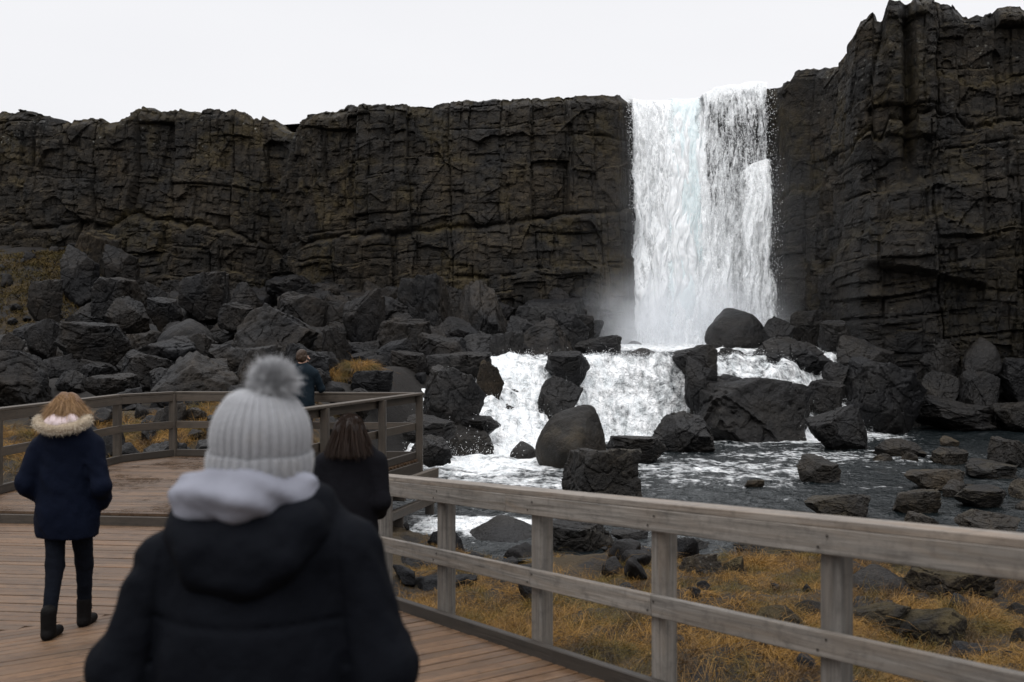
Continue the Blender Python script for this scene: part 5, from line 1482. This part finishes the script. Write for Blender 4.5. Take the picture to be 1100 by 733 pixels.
# knitted hat
def beanie(parent, c, rx, ry, hgt, brim, ribs, tilt=0.0):
    nth, nr_ = 420, 120
    th = np.linspace(0, 2*pi, nth, endpoint=False)[None, :]
    rows = []
    # brim outside bottom to top, then crown
    nb = 34
    tb = np.linspace(0, 1, nb)
    for t in tb:
        r_ = 1.035 + 0.035 * np.sin(pi * t) ** 0.6 - 0.03 * (1 - t) ** 3
        rows.append((r_, brim * t, 1.0))
    rows.insert(0, (0.93, 0.004, 0.0))
    for t in np.linspace(0, 1, 8)[1:]: rows.append((1.035 - 0.055 * t, brim * (1 - 0.05 * sin(pi * t)), 0.35))
    z0 = brim
    for t in np.linspace(0, 1, 80)[1:]:
        a_ = t * pi / 2
        r_ = (0.985 + 0.055 * np.sin(pi * min(1, t * 1.8)) ) * np.cos(a_) ** 0.50
        rows.append((max(r_, 0.02), z0 + (hgt - z0) * np.sin(a_) ** 1.05, 1.0))
    V = []
    for (r_, z_, rb) in rows:
        top = sstep(0.25, 0.8, r_) 
        rib = np.abs(np.cos(th * ribs / 2 + 0.06 * vn(z_ * 30, th * 2, 0, 3))) ** 0.7
        amp = 0.075 * rb * (0.35 + 0.65 * top)
        k1 = r_ * (1 + amp * (rib - 0.6) + 0.012 * vn(np.cos(th) * 2.5, np.sin(th) * 2.5, z_ * 14, 5) + 0.004 * vn(np.cos(th) * 60, np.sin(th) * 60, z_ * 420, 6))
        V.append(np.stack([rx * k1 * np.sin(th), ry * k1 * np.cos(th), z_ + 0.003 * vn(np.cos(th) * 3, np.sin(th) * 3, z_ * 6, 8)], -1)[0])
    V = np.array(V)
    me = mesh_np('knitted_hat', V, grid_faces(len(rows), nth, True), True)
    o = link('knitted_hat', me, None, parent, local=True)
    o.location = c; o.rotation_euler = (tilt, 0.03, 0)
    return o
k = NT('grey_rib_knit'); T = k.n('ShaderNodeTexCoord').outputs['Object']
kn1 = k.noise(k.mapping(T, (1, 1, 2.2)), 120, 3, 0.7); kn2 = k.noise(T, 14, 4, 0.6)
kc = k.mix(kn1, (0.13, 0.133, 0.142), (0.27, 0.275, 0.29))
kc = k.mix(k.math('MULTIPLY', k.ramp(kn2, 0.55, 0.75), 0.35), kc, (0.24, 0.225, 0.21))
kb2 = k.bsdf(kc, 0.95, k.bump(kn1, 0.8, 0.004), 0.15); k.inp(kb2, 'Sheen Weight', 0.4)
M_knit = k.done(kb2)
hat = beanie(p1, (0.002, 0.012, 1.398), 0.1135, 0.125, 0.208, 0.062, 34, tilt=0.05)
hat.data.materials.append(M_knit)
# fuzz on the hat so its outline is woolly
rf = np.random.default_rng(9)
hv = np.array([v.co[:] for v in hat.data.vertices]); hn = np.array([v.normal[:] for v in hat.data.vertices])
pk = rf.choice(len(hv), 9000)
fz = strands('hat_fuzz', hv[pk], hn[pk] + (0, 0, 0.1), rf.uniform(0.003, 0.008, len(pk)), 0.0005, 10, M_pom, hat, 0.1, 0.6, 3, rnd=0.6)
# pompom
pc = np.array([0.030, -0.008, 0.226])
core = SDF(0.02); core.ell(pc, (0.030, 0.030, 0.028))
pom = link('pompom', core.mesh('pompom', 0.006), M_pom, hat, local=True)
n_ = 13000; dv = rf.normal(size=(n_, 3)); dv /= np.linalg.norm(dv, axis=1)[:, None]
cl_ = 0.5 + 0.5 * vn(dv[:, 0] * 4.2, dv[:, 1] * 4.2, dv[:, 2] * 4.2, 4)
Lp = 0.023 + 0.008 * rf.random(n_) + 0.013 * cl_; Lp = np.where(dv[:, 2] < -0.3, Lp * 0.75, Lp)
strands('pompom', pc + dv * 0.022, dv, Lp, 0.0017, 11, M_pom, hat, 0.12, 0.22, 4, tone=np.clip(0.15 + 0.75 * cl_ + rf.normal(0, 0.16, n_), 0, 1), rnd=0.16)
# short dark hair that shows under the brim
r_n = 1500; a_ = rf.uniform(pi * 0.55, pi * 1.45, r_n)
strands('hair', np.stack([0.092 * np.sin(a_), 0.012 + 0.104 * np.cos(a_), rf.uniform(1.385, 1.42, r_n)], -1), np.stack([np.sin(a_) * 0.2, np.cos(a_) * 0.2, -1 + 0 * a_], -1), rf.uniform(0.02, 0.05, r_n), 0.0014, 12, M_brown, p1, 0.1, 0.1, 3)

# ---- woman in the navy parka walking away on the left
p2 = empty('person', (-3.17, 7.10, -2.094), 'woman in a navy parka with a cream fur hood walking away over the boardwalk', 'person')
H = 1.715; legs = []
hands = [(-0.205, 0.06, 0.985), (0.205, 0.06, 0.955)]
b_ = body(legs, H, hands, [(-0.262, -0.055, 1.09), (0.262, -0.055, 1.06)], stride=0.20); link('body', b_.mesh('body', 0.013), M_skin, p2, local=True)
j = SDF(0.05)
j.cone((-0.10, -0.01, 1.375), (0.10, -0.01, 1.375), 0.085, 0.085); j.cone((0, 0, 1.34), (0, 0, 1.10), 0.19, 0.20, 0.68); j.cone((0, 0, 1.10), (0, 0, 0.74), 0.20, 0.222, 0.72)
for sg, dz in ((-1, 0.0), (1, -0.03)):
    j.cone((sg*0.175, 0, 1.345), (sg*0.268, -0.06, 1.09 + dz), 0.078, 0.074, 1.0, 0.035); j.cone((sg*0.268, -0.06, 1.09 + dz), (sg*0.205, 0.10, 0.96 + dz), 0.074, 0.062, 1.0, 0.03)
link('parka', j.mesh('parka', 0.010, hollow(folds(0.016, 6.5, 4.5, 13, 0.003), 0.70)), M_navy, p2, local=True)
# hood: lining bowl and fur ruff
lin = SDF(0.03); lin.ell((0, -0.10, 1.515), (0.120, 0.085, 0.070)); lin.cone((-0.06, -0.10, 1.53), (0.06, -0.10, 1.53), 0.05, 0.05)
link('hood_lining', lin.mesh('hood_lining', 0.009, lambda v, X, Y, Z: v + 0.008 * np.sin(X * 45 + 3 * vn(X * 8, Z * 8, 0, 4))), M_pink, p2, local=True)
t_ = np.linspace(-1, 1, 40)
cen = np.stack([0.168 * np.sin(t_ * 1.55), -0.06 - 0.115 * np.cos(t_ * 1.55), 1.545 - 0.062 * np.cos(t_ * 1.5)], -1)
cr_ = SDF(0.02)
for i in range(0, 38, 3): cr_.cone(cen[i], cen[min(i + 3, 39)], 0.027, 0.027)
ruff = link('fur_trim', cr_.mesh('fur_trim', 0.009), M_fur, p2, local=True)
n_ = 9000; ti = rf.integers(0, 40, n_); dv = rf.normal(size=(n_, 3)); dv /= np.linalg.norm(dv, axis=1)[:, None]
strands('fur_trim', cen[ti] + dv * 0.028 + rf.normal(0, 0.006, (n_, 3)), dv, rf.uniform(0.010, 0.022, n_), 0.0022, 14, M_fur, p2, 0.25, 0.3, 3)
# hair
hr = SDF(0.03); hr.ell((0, -0.005, 1.612), (0.112, 0.122, 0.120)); hr.ell((0, -0.03, 1.565), (0.118, 0.09, 0.095))
hm = link('hair', hr.mesh('hair', 0.008, lambda v, X, Y, Z: v + 0.010 * fbm(X * 26, Y * 26, Z * 4, 3, 4)), M_blond, p2, local=True)
n_ = 7000; dv = rf.normal(size=(n_, 3)); dv[:, 2] = np.abs(dv[:, 2]) * 0.9; dv[:, 1] -= 0.35; dv /= np.linalg.norm(dv, axis=1)[:, None]
Rt = np.array([0, -0.01, 1.612]) + dv * np.array([0.108, 0.119, 0.116])
strands('hair', Rt, np.stack([dv[:, 0] * 0.45, dv[:, 1] * 0.30, -0.75 - 0.4 * rf.random(n_)], -1), rf.uniform(0.04, 0.11, n_), 0.0024, 15, M_blond, p2, 0.2, 0.28, 5, rnd=0.15)
tr_ = SDF(0.03)
for hip, kn, ank in legs:
    tr_.cone(hip + (0, 0, 0.04), kn, 0.090, 0.058); tr_.cone(kn, ank + (0, 0, 0.06), 0.060, 0.045)
    sh_ = SDF(0.018); sh_.cone(ank + (0, -0.035, -0.045), ank + (0, 0.14, -0.052), 0.040, 0.036); sh_.cone(ank + (0, -0.01, 0.11), ank + (0, -0.012, -0.02), 0.052, 0.050)
    sh_.cone(ank + (0, -0.04, -0.068), ank + (0, 0.15, -0.070), 0.022, 0.020, k=0.008)
    link('ankle_boot', sh_.mesh('ankle_boot', 0.008), M_boot, p2, local=True)
link('leggings', tr_.mesh('leggings', 0.010, folds(0.004, 12, 16, 14)), M_trs, p2, local=True)

# ---- woman in the long black coat with bobbed hair
p3 = empty('person', (-1.025, 6.30, -1.964), 'woman with a dark brown bob and a long black coat standing by the handrail', 'person')
H = 1.505; legs = []
hands = [(-0.165, 0.08, 0.885), (0.165, 0.08, 0.885)]
b_ = body(legs, H, hands, [(-0.194, -0.03, 0.96), (0.194, -0.03, 0.96)]); link('body', b_.mesh('body', 0.012), M_skin, p3, local=True)
j = SDF(0.05)
j.cone((-0.08, 0, 1.225), (0.08, 0, 1.225), 0.078, 0.078); j.cone((0, 0, 1.19), (0, 0, 0.96), 0.175, 0.175, 0.70); j.cone((0, 0, 0.96), (0, 0, 0.42), 0.175, 0.20, 0.74)
for sg in (-1, 1):
    j.cone((sg*0.158, 0, 1.19), (sg*0.198, -0.035, 0.955), 0.070, 0.060, 1.0, 0.03); j.cone((sg*0.198, -0.035, 0.955), (sg*0.165, 0.12, 0.86), 0.060, 0.052, 1.0, 0.03)
j.cone((0, -0.005, 1.27), (0, -0.005, 1.30), 0.075, 0.07)
link('coat', j.mesh('coat', 0.0095, hollow(folds(0.011, 6, 2.4, 23, 0.002), 0.36)), M_blackw, p3, local=True)
hr = SDF(0.03); hr.ell((0, -0.005, 1.395), (0.098, 0.112, 0.112)); hr.cone((0, -0.03, 1.37), (0, -0.035, 1.292), 0.104, 0.122, 0.85)
def bobf(v, X, Y, Z):
    v = v + 0.005 * fbm(X * 40, Y * 40, Z * 3, 3, 4)
    return np.maximum(v, 1.235 + 0.012 * vn(X * 30, Y * 30, 0, 3) - Z)
link('hair', hr.mesh('hair', 0.007, bobf), M_brown, p3, local=True)
n_ = 9000; th = rf.uniform(0, 2 * pi, n_); ph = rf.uniform(0, 1, n_)
dv = np.stack([np.sin(th) * np.sqrt(ph), np.cos(th) * np.sqrt(ph), np.sqrt(1 - ph)], -1)
Rt = np.array([0, -0.01, 1.395]) + dv * np.array([0.100, 0.114, 0.114])
fr = np.cos(th) < 0.45; Rt, dv = Rt[fr], dv[fr]
dd = np.stack([dv[:, 0] * 0.30, dv[:, 1] * 0.26, -1 - 0 * dv[:, 0]], -1)
strands('hair', Rt, dd, np.clip(Rt[:, 2] - 1.235 + rf.normal(0, 0.008, len(Rt)), 0.03, 0.3), 0.003, 16, M_brown, p3, -0.05, 0.05, 6, rnd=0.03)
tr_ = SDF(0.03)
for hip, kn, ank in legs:
    tr_.cone(hip, kn, 0.085, 0.058); tr_.cone(kn, ank + (0, 0, 0.04), 0.058, 0.048)
    sh_ = SDF(0.018); sh_.cone(ank + (0, -0.035, -0.04), ank + (0, 0.13, -0.047), 0.036, 0.033); sh_.cone(ank + (0, -0.01, 0.06), ank + (0, -0.01, -0.02), 0.046, 0.044)
    link('ankle_boot', sh_.mesh('ankle_boot', 0.009), M_boot, p3, local=True)
link('trousers', tr_.mesh('trousers', 0.012), M_trs, p3, local=True)

# ---- man in the dark teal jacket leaning on the far rail
p4 = empty('person', (-3.42, 16.22, -1.96), 'man with short brown hair and a dark teal jacket leaning on the far rail', 'person')
H = 1.81; legs = []
hands = [(-0.22, 0.40, 1.16), (0.22, 0.42, 1.16)]
b_ = body(legs, H, hands, [(-0.29, 0.10, 1.18), (0.29, 0.10, 1.18)], headyaw=0.9); link('body', b_.mesh('body', 0.014), M_skin, p4, local=True)
j = SDF(0.05)
j.cone((-0.12, 0, 1.46), (0.12, 0, 1.46), 0.09, 0.09); j.cone((0, 0, 1.42), (0, 0, 0.95), 0.20, 0.20, 0.70); j.cone((-0.03, 0, 1.50), (0.03, 0, 1.54), 0.07, 0.06)
for sg in (-1, 1):
    j.cone((sg*0.20, 0, 1.43), (sg*0.30, 0.10, 1.18), 0.078, 0.066, 1.0, 0.03); j.cone((sg*0.30, 0.10, 1.18), (sg*0.23, 0.36, 1.17), 0.066, 0.050, 1.0, 0.03)
link('jacket', j.mesh('jacket', 0.012, hollow(folds(0.014, 6, 4, 33), 0.86)), M_teal, p4, local=True)
hr = SDF(0.03); hr.ell((0.0, 0.0, 1.725), (0.088, 0.104, 0.100)); hr.ell((0, -0.04, 1.675), (0.08, 0.07, 0.07))
link('hair', hr.mesh('hair', 0.009, lambda v, X, Y, Z: v + 0.012 * fbm(X * 22, Y * 22, Z * 16, 3, 4)), M_short, p4, local=True)
tr_ = SDF(0.04)
for hip, kn, ank in legs:
    tr_.cone(hip + (0, 0, 0.03), kn, 0.10, 0.072); tr_.cone(kn, ank, 0.07, 0.055)
    sh_ = SDF(0.018); sh_.cone(ank + (0, -0.035, -0.045), ank + (0, 0.16, -0.052), 0.042, 0.038)
    link('shoe', sh_.mesh('shoe', 0.011), M_boot, p4, local=True)
link('trousers', tr_.mesh('trousers', 0.014), M_trs, p4, local=True)
